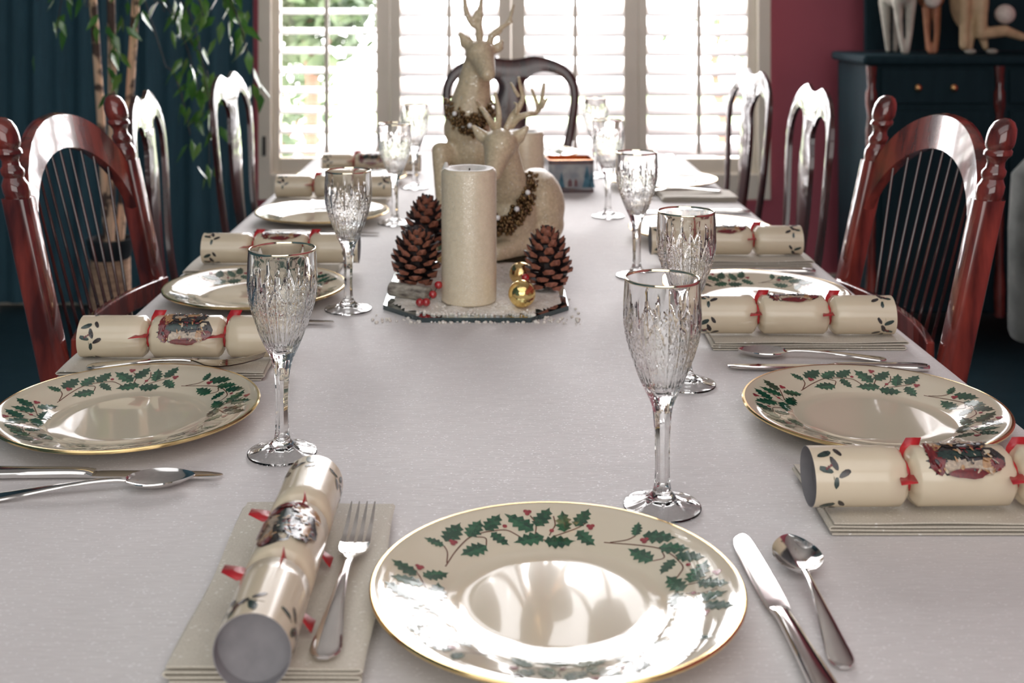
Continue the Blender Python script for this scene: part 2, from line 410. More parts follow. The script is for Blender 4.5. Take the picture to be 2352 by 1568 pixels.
def fig_leaf(c, d, s):
    c = Vector(c); d = Vector(d).normalized()
    sd = d.cross(Vector((random.gauss(0, 1), random.gauss(0, 1), random.gauss(0, .4)))).normalized(); n = sd.cross(d)
    q = [c, c+d*s*.35+sd*s*.2, c+d*s*.7+sd*s*.13+n*s*.06, c+d*s*1.1+n*s*.12, c+d*s*.7-sd*s*.13+n*s*.06, c+d*s*.35-sd*s*.2, c+d*s*.35+n*s*-.04, c+d*s*.7+n*s*.02]
    fl.add(q, [(0, 1, 6), (1, 2, 7, 6), (2, 3, 7), (3, 4, 7), (4, 5, 6, 7), (5, 0, 6)])
tw = MB()
sprays = [(-.05, .1, 1.30, 0, -.2, 1.18, 10), (.16, .0, 1.38, .30, -.1, 1.13, 30), (.2, .0, 1.36, .42, -.15, 1.10, 26), (.25, -.05, 1.36, .44, -.1, .96, 44), (.2, .0, 1.2, .33, -.15, .86, 24), (.05, .0, 1.3, .10, -.1, 1.16, 16), (.0, .0, 1.16, .045, -.14, .95, 18),
          (.28, 0, 1.0, .31, -.1, .74, 26), (.1, .1, 1.2, .24, .1, .9, 14), (-.1, 0, 1.32, -.12, -.1, 1.1, 12), (.1, -.1, 1.4, .2, -.16, 1.17, 24), (-.1, .1, 1.5, -.25, .1, 1.2, 6), (.12, .15, 1.0, .2, .12, .8, 8)]
for ax, ay, az, bx, by, bz, nl in sprays:
    pth = [Vector((lerp(ax, bx, t), lerp(ay, by, t), lerp(az, bz, t*t))) for t in [k/10 for k in range(11)]]
    tw.tube([Vector((.02, 0, 1.45))]+pth, .0014, 5)
    for i in range(nl):
        q = pth[random.randint(1, 10)]; fig_leaf(q+Vector((random.gauss(0, .02), random.gauss(0, .03), random.gauss(0, .02))), (random.gauss(0, .45), random.gauss(-.1, .4), -1), random.uniform(.045, .07))
for i in range(160):
    a = random.uniform(0, 2*PI); rr = random.uniform(.05, .5)
    fig_leaf((.1+rr*math.cos(a), rr*math.sin(a), random.uniform(1.35, 1.9)), (random.gauss(0, .5), random.gauss(0, .4), -1), random.uniform(.05, .07))
tw.build('twigs', 'twig', fig); o = fl.build('foliage', 'leaf', fig, smooth=True, angle=None, normals=False); o['kind'] = 'stuff'

HY = 4.10
hut = thing('hutch', 'dark wooden hutch holding figurines in the right corner', 'cabinet', (1.78, HY, 0))
b = MB(); b.box((0, .19, .545), (.92, .36, .87)); o = b.build('body', 'shaded_wood', hut, smooth=False); mod_bevel(o)
b = MB(); b.box((0, .18, .996), (.97, .40, .034)); o = b.build('top', 'shaded_wood', hut, smooth=False); mod_bevel(o, .014, 4)
b = MB(); b.box((.05, .36, 1.62), (.82, .03, 1.21)); b.build('back_panel', 'shaded_wood', hut, smooth=False)
b = MB(); b.box((.05, .2, 2.25), (.88, .36, .05)); b.build('cornice', 'shaded_wood', hut, smooth=False)
for x_ in (-.45, -.003, .44):
    b = MB(); b.lathe([(.0, .10), (.018, .1), (.02, .2), (.013, .3), (.016, .6), (.02, .75), (.013, .8), (.02, .84), (.02, .88), (.013, .9), (.016, .93), (.018, .975), (0, .975)], 16); o = b.build('turned_column', 'cherry', hut); o.location = (x_, .006, 0)
for x_ in (-.227, .22):
    b = MB(); b.box((x_, .004, .905), (.38, .016, .12)); d = b.build('drawer', 'shaded_wood', hut, smooth=False); mod_bevel(d)
    for sx in (-1, 1):
        b = MB(); b.lathe([(0, 0), (.006, 0), (.005, .008), (.011, .014), (.0125, .020), (.007, .026), (0, .027)], 14, T=Matrix.Translation((x_+sx*.062-.007, -.004, .900)) @ Matrix.Rotation(PI/2, 4, 'X')); b.build('knob', 'brass', d)
    b = MB(); b.box((x_, .004, .47), (.38, .016, .70)); d = b.build('door', 'shaded_wood', hut, smooth=False); mod_bevel(d)
for sx in (-1, 1):
    for yy in (.04, .33):
        b = MB(); b.lathe([(0, 0), (.022, 0), (.03, .04), (.02, .07), (.03, .11), (0, .11)], 14); o = b.build('foot', 'shaded_wood', hut); o.location = (sx*.40, yy, 0)
HZ = 1.0145
# small standing deer and a reclining figure on the hutch
def cap_mesh(parts, name, mat, parent, voxel=.005, it=3):
    b = MB()
    for q in parts:
        if q[0] == 'e': b.ell(q[1], q[2], rot=q[3] if len(q) > 3 else None)
        else: b.cap(*q[1:])
    o = b.build(name, mat, parent, angle=None); mod_organic(o, voxel, it); return o
d = thing('deer_figurine', 'white deer figurine at the left end of the hutch top', 'figurine', (1.462, 4.16, HZ)); d.scale = (1.1,)*3
cap_mesh([('e', (0, .05, .20), (.042, .09, .055)), ('c', (-.022, 0, .17), (-.014, -.01, .06), .016, .009), ('c', (-.014, -.01, .06), (-.004, -.012, .008), .009, .009), ('c', (.024, 0, .17), (.014, -.01, .06), .017, .010), ('c', (.014, -.01, .06), (.005, -.012, .008), .010, .009),
          ('c', (-.025, .11, .17), (-.012, .115, .008), .02, .008), ('c', (.025, .11, .17), (.012, .115, .008), .02, .008), ('c', (0, 0, .22), (0, -.03, .31), .032, .022), ('c', (0, -.03, .33), (0, -.085, .31), .026, .014), ('c', (-.02, -.02, .35), (-.05, -.01, .37), .008, .004), ('c', (.02, -.02, .35), (.05, -.01, .37), .008, .004)], 'body', 'ivory', d, .0035)
d = thing('deer_figurine', 'brown fawn figurine with a white chest between the hutch figurines', 'figurine', (1.560, 4.16, HZ)); d.scale = (1.1,)*3
cap_mesh([('e', (.02, .06, .185), (.036, .075, .045)), ('c', (-.016, 0, .16), (-.014, 0, .07), .011, .007), ('c', (-.014, 0, .07), (-.008, -.008, .008), .0065, .008), ('c', (.014, .0, .16), (.012, -.005, .07), .013, .007), ('c', (.012, -.005, .07), (.006, -.012, .008), .0065, .008),
          ('c', (.03, .12, .15), (.032, .12, .01), .016, .007), ('c', (.05, .10, .16), (.058, .10, .08), .020, .009), ('c', (.058, .1, .08), (.048, .09, .008), .009, .008), ('c', (-.005, .0, .20), (-.02, -.03, .28), .026, .018), ('c', (-.02, -.03, .29), (-.03, -.075, .275), .022, .011), ('c', (-.01, -.02, .30), (.02, -.01, .32), .007, .003), ('c', (-.03, -.02, .30), (-.06, -.01, .32), .007, .003)], 'body', 'fawn', d, .0032)
b = MB(); b.ell((-.004, -.022, .178), (.028, .022, .03)); b.build('chest', 'fur_white', d)
d = thing('reindeer_figurine', 'cream seated reindeer figurine on the right of the hutch top', 'figurine', (1.705, 4.16, HZ)); d.scale = (1.1,)*3
cap_mesh([('e', (.01, .05, .17), (.06, .07, .10)), ('c', (-.03, -.01, .20), (-.03, -.01, .09), .022, .016), ('c', (-.03, -.01, .09), (-.035, -.02, .028), .016, .016), ('c', (.03, 0, .2), (.022, -.01, .07), .022, .020), ('c', (.022, -.01, .065), (.10, -.01, .075), .019, .019), ('c', (.10, -.01, .075), (.16, .0, .055), .018, .014),
          ('c', (.0, .02, .10), (-.006, .01, .02), .022, .012), ('c', (.04, .03, .08), (.05, .02, .02), .02, .01), ('c', (0, .01, .26), (0, -.02, .34), .035, .028), ('c', (0, -.03, .36), (.02, -.08, .34), .03, .018), ('c', (-.02, 0, .38), (-.06, 0, .42), .008, .005), ('c', (.02, 0, .38), (.06, 0, .42), .008, .005)], 'body', 'cream', d)
for hx in (-.012, .058):
    b = MB(); b.ell((hx, -.012, .009), (.019, .014, .009)); b.build('hoof', 'ivory', d)
b = MB(); b.ell((.105, .0, .128), (.032, .03, .032)); b.build('snowball', 'fur_white', d)

ctr = thing('chandelier', 'brass chandelier with white bowl shades hanging above the table', 'lamp', (.10, 2.5, 1.52))
b = MB(); b.lathe([(0, 0), (.012, .01), (.02, .03), (.012, .05), (.03, .08), (.035, .11), (.015, .15), (.01, .22), (0, .23)], 20)
b.tube([(0, 0, .22), (0, 0, 1.42)], .006, 8); b.lathe([(0, 1.43), (.06, 1.43), (.05, 1.40), (.01, 1.38), (0, 1.38)], 20); b.build('stem', 'brass', ctr)
for k in range(6):
    a = 2*PI*k/6+.3; c, s_ = math.cos(a), math.sin(a)
    b = MB(); b.tube(smooth_path([(c*r, s_*r, z) for r, z in ((.02, .09), (.06, .03), (.11, .02), (.15, .06), (.16, .10))], 4), .005, 8); arm = b.build('arm', 'brass', ctr)
    b = MB(); b.lathe([(.012, .10), (.03, .105), (.045, .135), (.05, .165), (.048, .165), (.042, .137), (.028, .109), (0, .105)], 20, T=Matrix.Translation((c*.16, s_*.16, 0))); b.build('shade', 'ivory', arm)

# ------------------------------------------------------------------ table and cloth
TZ = .75; TX0, TX1, TY0, TY1 = -.508, .557, .40, 3.52
tab = thing('dining_table', 'long dining table hidden beneath the pale cloth', 'table', (.0245, 1.96, 0))
b = MB(); b.box((0, 0, .728), (TX1-TX0-.03, TY1-TY0-.03, .03)); b.build('tabletop', 'mahogany', tab, smooth=False)
for sx in (-1, 1):
    for sy in (-1, 1):
        b = MB(); b.lathe([(0, 0), (.03, 0), (.035, .05), (.025, .1), (.045, .4), (.03, .55), (.045, .6), (.045, .713), (0, .713)], 20); o = b.build('leg', 'mahogany', tab); o.location = (sx*.36, sy*1.45, 0)
def rrect(x0, x1, y0, y1, r, n=8):
    out = []
    for cx_, cy_, a0 in ((x1-r, y1-r, 0), (x0+r, y1-r, 90), (x0+r, y0+r, 180), (x1-r, y0+r, 270)):
        for k in range(n+1):
            a = R(a0+90*k/n); out.append((cx_+r*math.cos(a), cy_+r*math.sin(a)))
    return out
b = MB(); rs = []
base = []
pr = rrect(TX0, TX1, TY0, TY1, .17, 10)
for i, q in enumerate(pr):     # denser outline for the skirt's folds
    w = pr[(i+1) % len(pr)]; L = math.hypot(w[0]-q[0], w[1]-q[1]); k = max(1, int(L/.03))
    base += [(lerp(q[0], w[0], t/k), lerp(q[1], w[1], t/k)) for t in range(k)]
cxm, cym = .0245, 1.96
def offs(q, d):
    x = min(max(q[0], TX0+.17), TX1-.17); y = min(max(q[1], TY0+.17), TY1-.17)
    n = Vector((q[0]-x, q[1]-y)); n.normalize(); return (q[0]+n.x*d, q[1]+n.y*d)
for d_, z_, wv in ((-.012, TZ, 0), (-.004, TZ-.001, 0), (.0, TZ-.005, 0), (.003, TZ-.02, .1), (.004, TZ-.08, .6), (.004, TZ-.17, 1)):
    rs.append([(*offs(q, d_+wv*.008*math.sin(i*.55)), z_) for i, q in enumerate(base)])
b.rings(rs, True, False, False)
# the top as a grid fan with soft ripples
ins = [(q[0], q[1]) for q in rs[0]]
n0 = len(b.v); n = len(ins)
b.add([(*q, TZ) for q in ins], [])
b.f.append(list(range(n0, n0+n))); b.m.append(0)
tag(b.build('tablecloth', 'cloth', angle=60), 'pale shimmering tablecloth covering the long dining table', 'tablecloth')

arm = thing('armchair', 'grey upholstered armchair glimpsed at the right edge behind the spindle chair', 'armchair', (1.735, 3.05, 0))
b = MB(); rs = []
for z, x0, x1 in ((.32, -.374, .34), (.34, -.38, .36), (.6, -.366, .36), (.74, -.350, .35), (.79, -.30, .30), (.80, -.2, .22)):
    rs.append([(x, y+(z-.34)*.12, z) for x, y in rrect(x0, x1, -.05, .07, .05, 4)])
b.rings(rs); b.build('backrest', 'armchair_cloth', arm)
b = MB(); rs = [[(x, y, z) for x, y in rrect(-.33-g, .33+g, -.58-g, -.06+g, .06, 4)] for z, g in ((.26, -.02), (.28, 0), (.42, 0), (.45, -.03))]
b.rings(rs); b.build('seat', 'armchair_cloth', arm)
for sx in (-1, 1):
    for yy in (.0, -.5):
        b = MB(); b.tube([(sx*.3, yy, 0), (sx*.29, yy, .345)], [.015, .024], 10); b.build('leg', 'mahogany', arm)

# ------------------------------------------------------------------ chairs
def spindle_chair():
    t = thing('spindle_chair', 'x', 'chair', (0, 0, 0), 0, 'cherry spindle back chairs')
    px = lambda z: -(z-.69)*.22
    for sy in (-1, 1):
        b = MB()
        zs = [.42, .5, .6, .7, .8, .9, .922]
        rs = []
        for z in zs:
            w = .019
            rs.append([(px(z)+w*sg(math.cos(2*PI*(k+.5)/16), .45), w*sg(math.sin(2*PI*(k+.5)/16), .45), z) for k in range(16)])
        b.rings(rs)
        o = b.build('post', 'cherry', t); o.location = (0, sy*.205, 0)
        b = MB(); sh = Matrix.Shear('XY', 4, (0, 0)); 
        fin = [(.0, .92), (.0165, .921), (.0185, .930), (.0185, .940), (.0155, .946), (.0140, .950), (.0162, .955), (.0162, .961), (.0125, .966), (.0118, .973), (.0150, .979), (.0188, .983), (.0188, .988), (.0165, .991), (.0185, .994), (.0196, 1.000), (.0196, 1.009), (.0180, 1.019), (.0135, 1.028), (.007, 1.0325), (0, 1.034)]
        rs = [[(px(z)+max(r, 1e-4)*math.cos(2*PI*k/24), max(r, 1e-4)*math.sin(2*PI*k/24), z) for k in range(24)] for r, z in fin]
        b.rings(rs); b.build('finial', 'cherry', o)
        b = MB(); b.tube([(px(.44), 0, .44), (-.01+.055, 0, .3), (.02, 0, .0)], [.02, .019, .013], 12); o = b.build('leg', 'cherry', t); o.location = (0, sy*.205, 0)
        b = MB(); b.lathe([(0, 0), (.012, 0), (.015, .05), (.011, .1), (.019, .25), (.014, .33), (.02, .36), (.018, .43), (0, .43)], 14); o = b.build('leg', 'cherry', t); o.location = (.42, sy*.2, 0)
    # bowed crest between the posts
    b = MB(); rs = []; N = 40
    for k in range(N+1):
        u = -1+2*k/N; y = u*.192; zo = .865+.152*math.sqrt(max(0, 1-(abs(u)**2.1)*.93)); zi = .80+.165*math.sqrt(max(0, 1-(abs(u)**2.0)*.985))
        bow = -.022*(1-u*u)
        q = []
        for z, x in ((zi, .009), (zo, .009), (zo+.003, 0), (zo, -.009), (zi, -.009), (zi-.003, 0)): q.append((px(z)+x+bow, y, z))
        rs.append(q)
    b.rings(rs); b.build('crest_arch', 'cherry', t)
    for k in range(9):
        u = -.8+1.6*k/8; y1 = u*.17; y0 = u*.105
        z1 = .80+.165*math.sqrt(max(0, 1-(abs(u*.92)**2.0)*.985))
        b = MB(); b.tube([(px(.47), y0, .46), (px(.7)-.012, lerp(y0, y1, .5), .7), (px(z1)-.022*(1-u*u), y1, z1+.006)], [.0022, .0028, .002], 8); b.build('spindle', 'mahogany', t)
    b = MB(); rs = []
    for k in range(13):
        u = -1+2*k/12; x = px(.71)+.028-.03*(1-u*u)
        rs.append([(x-.006, u*.19, .688), (x+.006, u*.19, .688), (x+.006, u*.19, .722), (x-.006, u*.19, .722)])
    b.rings(rs); o = b.build('lower_rail', 'cherry', t, smooth=False); mod_bevel(o, .002)
    b = MB(); sh_ = []
    for z, g in ((.43, -.012), (.44, 0), (.455, 0), (.462, -.012)):
        sh_.append([(x, y, z) for x, y in [(q[0], q[1]*(1 if q[0] > .2 else .93)) for q in rrect(.02-g, .47+g, -.225-g, .225+g, .06, 6)]])
    b.rings(sh_); b.build('seat', 'cherry', t)
    for sy in (-1, 1):
        b = MB(); b.tube([(.03, sy*.2, .2), (.22, sy*.2, .2), (.42, sy*.2, .2)], [.008, .011, .008], 10); b.build('stretcher', 'cherry', t)
    return t
def sg(v, p): return math.copysign(abs(v)**p, v)
ch = spindle_chair()
ch.location = (-.594, 1.835, 0); ch.rotation_euler.z = R(-3.3)
ch['label'] = 'cherry spindle chair with finials nearest on the left of the table'
dup(ch, 'cherry spindle chair with finials nearest on the right before the dark hutch', (.622, 1.82, 0), R(183.3))

def fiddle_chair():
    t = thing('fiddleback_chair', 'x', 'chair', (0, 0, 0), 0, 'glossy fiddleback chairs')
    def bx(z): s = z-.45; return -s*.165-.012*math.sin(s*9)
    outer = [(.200, .44), (.198, .58), (.203, .68), (.219, .77), (.231, .85), (.230, .91), (.212, .955), (.178, .986), (.135, 1.004), (.097, 1.013), (.076, 1.0155), (.052, 1.010), (.026, 1.0045), (0, 1.003)]
    inner = [(.166, .44), (.166, .58), (.172, .68), (.189, .77), (.201, .85), (.200, .90), (.185, .930), (.158, .951), (.126, .960), (.098, .958), (.075, .950), (.058, .934), (.03, .930), (0, .930)]
    po = smooth_path([(0, y, z) for y, z in outer], 5); pi_ = smooth_path([(0, y, z) for y, z in inner], 5)
    po = po+[Vector((0, -q.y, q.z)) for q in reversed(po[:-1])]; pi_ = pi_+[Vector((0, -q.y, q.z)) for q in reversed(pi_[:-1])]
    b = MB(); rs = []
    for a, c in zip(po, pi_):
        e = .0055; md = (a+c)/2; bulge = .004
        rs.append([(bx(a.z)+e*.55, a.y, a.z), (bx(md.z)+e+bulge*.3, lerp(a.y, c.y, .3), lerp(a.z, c.z, .3)), (bx(md.z)+e+bulge*.3, lerp(a.y, c.y, .7), lerp(a.z, c.z, .7)), (bx(c.z)+e*.55, c.y, c.z), (bx(c.z)-e, c.y, c.z), (bx(md.z)-e*1.4, md.y, md.z), (bx(a.z)-e, a.y, a.z)])
    b.rings(rs); b.build('back_frame', 'mahogany', t, angle=35)
    sp = [(.47, .052), (.50, .060), (.53, .050), (.58, .032), (.64, .034), (.70, .042), (.77, .052), (.83, .057), (.865, .054), (.895, .044), (.915, .043), (.932, .052), (.945, .058)]
    sp = smooth_path([(0, w, z) for z, w in sp], 4)
    b = MB(); rs = []
    for q in sp: rs.append([(bx(q.z)+.004, -q.y, q.z), (bx(q.z)+.010, -q.y*.5, q.z), (bx(q.z)+.011, 0, q.z), (bx(q.z)+.010, q.y*.5, q.z), (bx(q.z)+.004, q.y, q.z), (bx(q.z)-.006, q.y, q.z), (bx(q.z)-.006, -q.y, q.z)])
    b.rings(rs); b.build('splat', 'mahogany', t, angle=35)
    b = MB(); b.box((.21, 0, .415), (.44, .44, .05)); o = b.build('seat_rail', 'mahogany', t, smooth=False); mod_bevel(o, .008)
    b = MB(); rs = []
    for z, g in ((.438, -.01), (.445, 0), (.46, -.004), (.472, -.03), (.476, -.08)): rs.append([(x, y, z) for x, y in rrect(.02-g, .42+g, -.20-g, .20+g, .05, 5)])
    b.rings(rs); b.build('seat', 'seat_cloth', t)
    for sy in (-1, 1):
        b = MB(); b.tube([(.0, sy*.18, .45), (-.01, sy*.18, .25), (-.05, sy*.18, 0)], [.02, .018, .014], 10); b.build('leg', 'mahogany', t)
        b = MB(); b.tube(smooth_path([(.38, sy*.18, .42), (.41, sy*.2, .36), (.39, sy*.19, .2), (.375, sy*.18, .06), (.40, sy*.19, .02), (.415, sy*.195, .0)], 3), [.03]*1+[.034]*3+[.026]*4+[.017]*4+[.015]*2+[.022, .02], 10); b.build('leg', 'mahogany', t)
    return t
ch = fiddle_chair()
ch.location = (-.608, 2.33, 0); ch.rotation_euler.z = R(9)
ch['label'] = 'glossy fiddleback chair just beyond the left spindle chair'
dup(ch, 'glossy fiddleback chair farthest on the left near the window', (-.588, 2.98, 0), R(1))
dup(ch, 'glossy fiddleback chair just beyond the right spindle chair', (.617, 2.53, 0), R(175.5))
dup(ch, 'glossy fiddleback chair farthest on the right against the window frame', (.620, 3.13, 0), R(181))
dup(ch, 'glossy fiddleback chair at the far head of the table before the window', (.068, 3.93, 0), R(-90))

# ------------------------------------------------------------------ plates
LEAF = [(0, .02), (.08, .11), (.13, .24), (.22, .15), (.34, .30), (.44, .17), (.57, .28), (.66, .14), (.79, .20), (.86, .07), (1.08, .0)]
def make_plate():
    t = thing('dinner_plate', 'x', 'plate', (0, 0, 0), 0, 'holly dinner plates')
    zr = lambda r: .0070 if r < .080 else (.0070+(r-.080)/.006*.002 if r < .086 else .0090+(r-.086)*.0125/.046)
    b = MB()
    prof = [(0, .003), (.066, .003), (.068, .0), (.073, .0), (.076, .0035), (.086, .0045), (.132, .0175), (.135, .0195), (.1352, .0205), (.1345, .0215), (.132, .0215), (.118, zr(.118)), (.102, zr(.102)), (.090, zr(.09)+.0002), (.086, zr(.086)), (.083, .0078), (.080, .0068), (.06, .0066), (.03, .0065), (0, .0065)]
    b.lathe(prof, 96)
    def pl(pts, m, lift):       # a flat printed shape in (r, angle) laid on the rim
        return [(r*math.cos(a), r*math.sin(a), zr(r)+lift) for r, a in pts]
    fr = lambda r: .0875+(r-.0755)*(.1265-.0875)/(.133-.0755)
    fa = lambda a, k: R(a*.915+k*90)
    def xy(q, k): r = fr(q[0]); a = fa(q[1], k); return Vector((r*math.cos(a), r*math.sin(a)))
    def zz(q, lift): return (q.x, q.y, zr(q.length)+lift)
    leaves = [((.1062, 151.2), (.1275, 154.2)), ((.1100, 148.3), (.1264, 135.2)), ((.1032, 136.7), (.1227, 125.8)), ((.105, 126.5), (.1259, 116.4)), ((.0833, 131.9), (.0837, 148.5)), ((.1001, 124.9), (.0756, 119.9)), ((.0938, 103.2), (.1243, 113.5)), ((.1004, 101.6), (.1306, 94.6)), ((.0843, 98.5), (.078, 115.1)), ((.0753, 98.7), (.0772, 81.8)), ((.0914, 87.4), (.1252, 89.2)), ((.1017, 82.3), (.133, 78.3)), ((.0948, 81.3), (.0755, 69.8))]
    twigs = [[(.0833, 163.8), (.0922, 149.4), (.1017, 137.6), (.1034, 130.4), (.1029, 124.9), (.0999, 117.0), (.0897, 112.7), (.078, 108.0), (.078, 98)], [(.0855, 160.7), (.0962, 153.6), (.1062, 151.2)], [(.1005, 133.4), (.0944, 129.3), (.0833, 131.9)], [(.0866, 103.0), (.1053, 101.5), (.1197, 103.3)], [(.0848, 95.5), (.0928, 94.1), (.1032, 92.3), (.1179, 93.0)], [(.0844, 92.5), (.0995, 81.6), (.1105, 77.6)]]
    berries = [((.1044, 145.8), 3), ((.1061, 116.6), 1), ((.1252, 104.2), 3), ((.0928, 94.1), 1), ((.1042, 75.3), 3)]
    for k in range(4):
        for tq in twigs:
            P = smooth_path([(*xy(q, k), 0) for q in tq], 5)
            L = []; Rr = []
            for i, q in enumerate(P):
                d = (P[min(i+1, len(P)-1)]-P[max(0, i-1)]).normalized(); nrm = Vector((-d.y, d.x, 0))*.00055
                L.append(zz((q+nrm).xy, .00025)); Rr.append(zz((q-nrm).xy, .00025))
            b.rings([[a, c] for a, c in zip(L, Rr)], False, False, False, 3)
        for li, (q0, q1) in enumerate(leaves):
            a = xy(q0, k); e = xy(q1, k); d = (e-a); nv = Vector((-d.y, d.x))
            ln = d.length; wf = min(1.05, .0094/(.25*ln))
            mid = [a+d*s for s, w in LEAF]
            up = [a+d*s+nv*w*wf for s, w in LEAF]; dn = [a+d*(min(1, s+.03))-nv*w*wf for s, w in LEAF]
            b.rings([[zz(u_, .0004), zz(m_, .0004)] for u_, m_ in zip(up, mid)], False, False, False, 1 if li % 2 else 4)
            b.rings([[zz(m_, .0004), zz(u_, .0004)] for u_, m_ in zip(dn, mid)], False, False, False, 1)
        for q, n in berries:
            c = xy(q, k)
            for j in range(n):
                cc = c+Vector((math.cos(j*2.1+.4), math.sin(j*2.1+.4)))*(.0018 if n > 1 else 0)
                b.add([zz(cc+Vector((math.cos(2*PI*i/10), math.sin(2*PI*i/10)))*.0020, .0005) for i in range(10)], [tuple(range(10))], 2)
    b.build('dish', ['porcelain', 'leaf_dark', 'berry_print', 'stem_print', 'leaf_light'], t, angle=50)
    b = MB(); b.lathe([(.1325, .0218), (.1345, .0219), (.1357, .0207), (.1355, .0193), (.1338, .0180)], 96); b.build('gold_rim', 'gold', t, normals=True)
    return t
plates = [('holly plate nearest the viewer at the front of the table', .048, .855, 3), ('holly plate nearest on the left, above the brown handled knife', -.380, 1.235, 10), ('second holly plate on the left, partly behind the crystal glass', -.352, 1.757, 40),
          ('third holly plate on the left, beyond the gold lit knife', -.343, 2.394, 10), ('farthest holly plate on the left near the window', -.342, 2.90, 60), ('holly plate nearest on the right, behind a rolled cracker', .402, 1.233, -22),
          ('second holly plate on the right, behind two crackers', .388, 1.722, 15), ('third holly plate on the right, beyond the second glass', .396, 2.215, 50), ('farthest holly plate on the right before the window frame', .411, 2.841, 5), ('holly plate at the far head of the table behind the candle tin', .12, 3.36, 35)]
pl0 = None
for lab, x, y, a in plates:
    if pl0 is None:
        pl0 = make_plate(); pl0.location = (x, y, TZ); pl0.rotation_euler.z = R(a); pl0['label'] = lab
    else: dup(pl0, lab, (x, y, TZ), R(a))

# ------------------------------------------------------------------ crystal glasses
def make_glass():
    t = thing('wine_glass', 'x', 'glass', (0, 0, 0), 0, 'cut crystal wine glasses')
    N = 168
    cuts = []          # (theta0, z0, theta1, z1, half width, depth)
    for k in range(10):
        a = 2*PI*k/10
        cuts.append((a, .100, a, .180, .0030, .0011)); cuts.append((a+PI/10, .112, a+PI/10, .186, .0024, .0010))
        for j, zb in enumerate((.100, .108, .117, .126, .135, .144)):
            l = .036-.002*j
            cuts.append((a+.05, zb, a+.31, zb+l, .0019, .0010)); cuts.append((a-.05, zb, a-.31, zb+l, .0019, .0010))
    outer = [(.0085, .085), (.0097, .0895), (.0112, .094), (.0135, .099), (.0165, .105), (.0202, .113), (.0235, .121), (.0265, .129), (.0292, .137), (.0315, .145), (.0330, .152), (.0338, .159), (.0341, .166), (.0340, .174), (.0337, .182), (.0333, .190), (.0329, .1965), (.0327, .2)]
    so = smooth_path([(r, 0, z) for r, z in outer], 5)
    def depth(r, z, th):
        d = 0
        for a0, z0, a1, z1, w, dp in cuts:
            if z < z0-.004 or z > z1+.004: continue
            t_ = min(1, max(0, (z-z0)/(z1-z0))); am = lerp(a0, a1, t_)
            da = (th-am+PI) % (2*PI)-PI
            ds = abs(da)*r
            sl = (a1-a0)*r/(z1-z0); ds /= math.sqrt(1+sl*sl)
            ww = w*(math.sin(PI*min(1, max(0, .06+.94*t_)))**.7)
            if ww > 1e-6 and ds < ww: d = max(d, dp*(1-ds/ww)*min(1, ww/w+.2))
        return d
    rs = []
    for q in so:
        rs.append([((q.x-depth(q.x, q.z, 2*PI*j/N))*math.cos(2*PI*j/N), (q.x-depth(q.x, q.z, 2*PI*j/N))*math.sin(2*PI*j/N), q.z) for j in range(N)])
    rim = [(.0325, .2008), (.0317, .2008), (.0314, .2)]
    inn = [(.0317, .190), (.0322, .175), (.0320, .160), (.0310, .150), (.0285, .140), (.0250, .129), (.0205, .118), (.0155, .109), (.0095, .1035), (.004, .1015), (.0003, .101)]
    for r, z in rim+inn: rs.append([(r*math.cos(2*PI*j/N), r*math.sin(2*PI*j/N), z) for j in range(N)])
    b = MB(); b.rings(rs, True, False, True); b.build('bowl', 'glass', t, angle=22, outward=True)
    def oct_(r, z, th):
        k = min(1, max(0, (z-.012)/.008))*min(1, max(0, (.0845-z)/.006))
        c = r*math.cos(PI/8)/math.cos(((th+PI/8) % (PI/4))-PI/8)
        return lerp(r, c*1.03, k)
    b = MB(); b.lathe([(.0085, .085), (.0080, .081), (.0073, .075), (.0067, .066), (.0063, .055), (.0062, .042), (.0063, .030), (.0066, .022), (.0075, .017), (.0090, .0135)], N, rf=oct_); b.build('stem', 'glass', t, angle=15, outward=True)
    def foot_(r, z, th):
        return r
    b = MB(); prof = [(.0090, .0135), (.0125, .0098), (.018, .0070), (.025, .0048), (.0315, .0033), (.0335, .0027), (.0339, .0017), (.0337, .0008), (.0325, .0004), (.0300, .0008), (.025, .0020), (.018, .0040), (.0125, .0058), (.006, .0068), (.0003, .0070)]
    rs = []
    for i, (r, z) in enumerate(prof):
        ring = []
        for j in range(N):
            th = 2*PI*j/N; d = 0
            if i in (1, 2, 3, 4):
                s = abs((th/(2*PI)*8) % 1-.5)*2
                d = -.0006*max(0, 1-s*1.4)*(1, 1, 1.2, .7)[i-1]
            ring.append((r*math.cos(th), r*math.sin(th), z+d))
        rs.append(ring)
    b.rings(rs, True, False, True); b.build('foot', 'glass', t, angle=22, outward=True)
    b = MB(); b.lathe([(.0328, .1990), (.0330, .2000), (.0327, .2011), (.0320, .2014), (.0314, .2010), (.0312, .2)], 96); b.build('gold_rim', 'pale_gold', t)
    return t
glasses = [('crystal wine glass on the left before the nearest left cracker', -.204, 1.150), ('crystal wine glass directly behind the front plate, nearest on the right', .150, 1.027), ('crystal wine glass on the right, directly behind the nearest right glass', .226, 1.358),
           ('second crystal wine glass on the left, beside the second left plate', -.205, 1.692), ('third crystal wine glass on the left, beside the third left plate', -.192, 2.357), ('farthest crystal wine glass on the left by the deer figurines', -.181, 2.815),
           ('third crystal wine glass on the right, beside the third right plate', .236, 1.90), ('fourth crystal wine glass on the right, near the candle tin', .243, 2.434), ('farthest crystal wine glass on the right before the bright window', .267, 3.0)]
g0 = None
for i, (lab, x, y) in enumerate(glasses):
    if g0 is None:
        g0 = make_glass(); g0.location = (x, y, TZ+.0005); g0['label'] = lab
    else: dup(g0, lab, (x, y, TZ+.0005), .31*i)

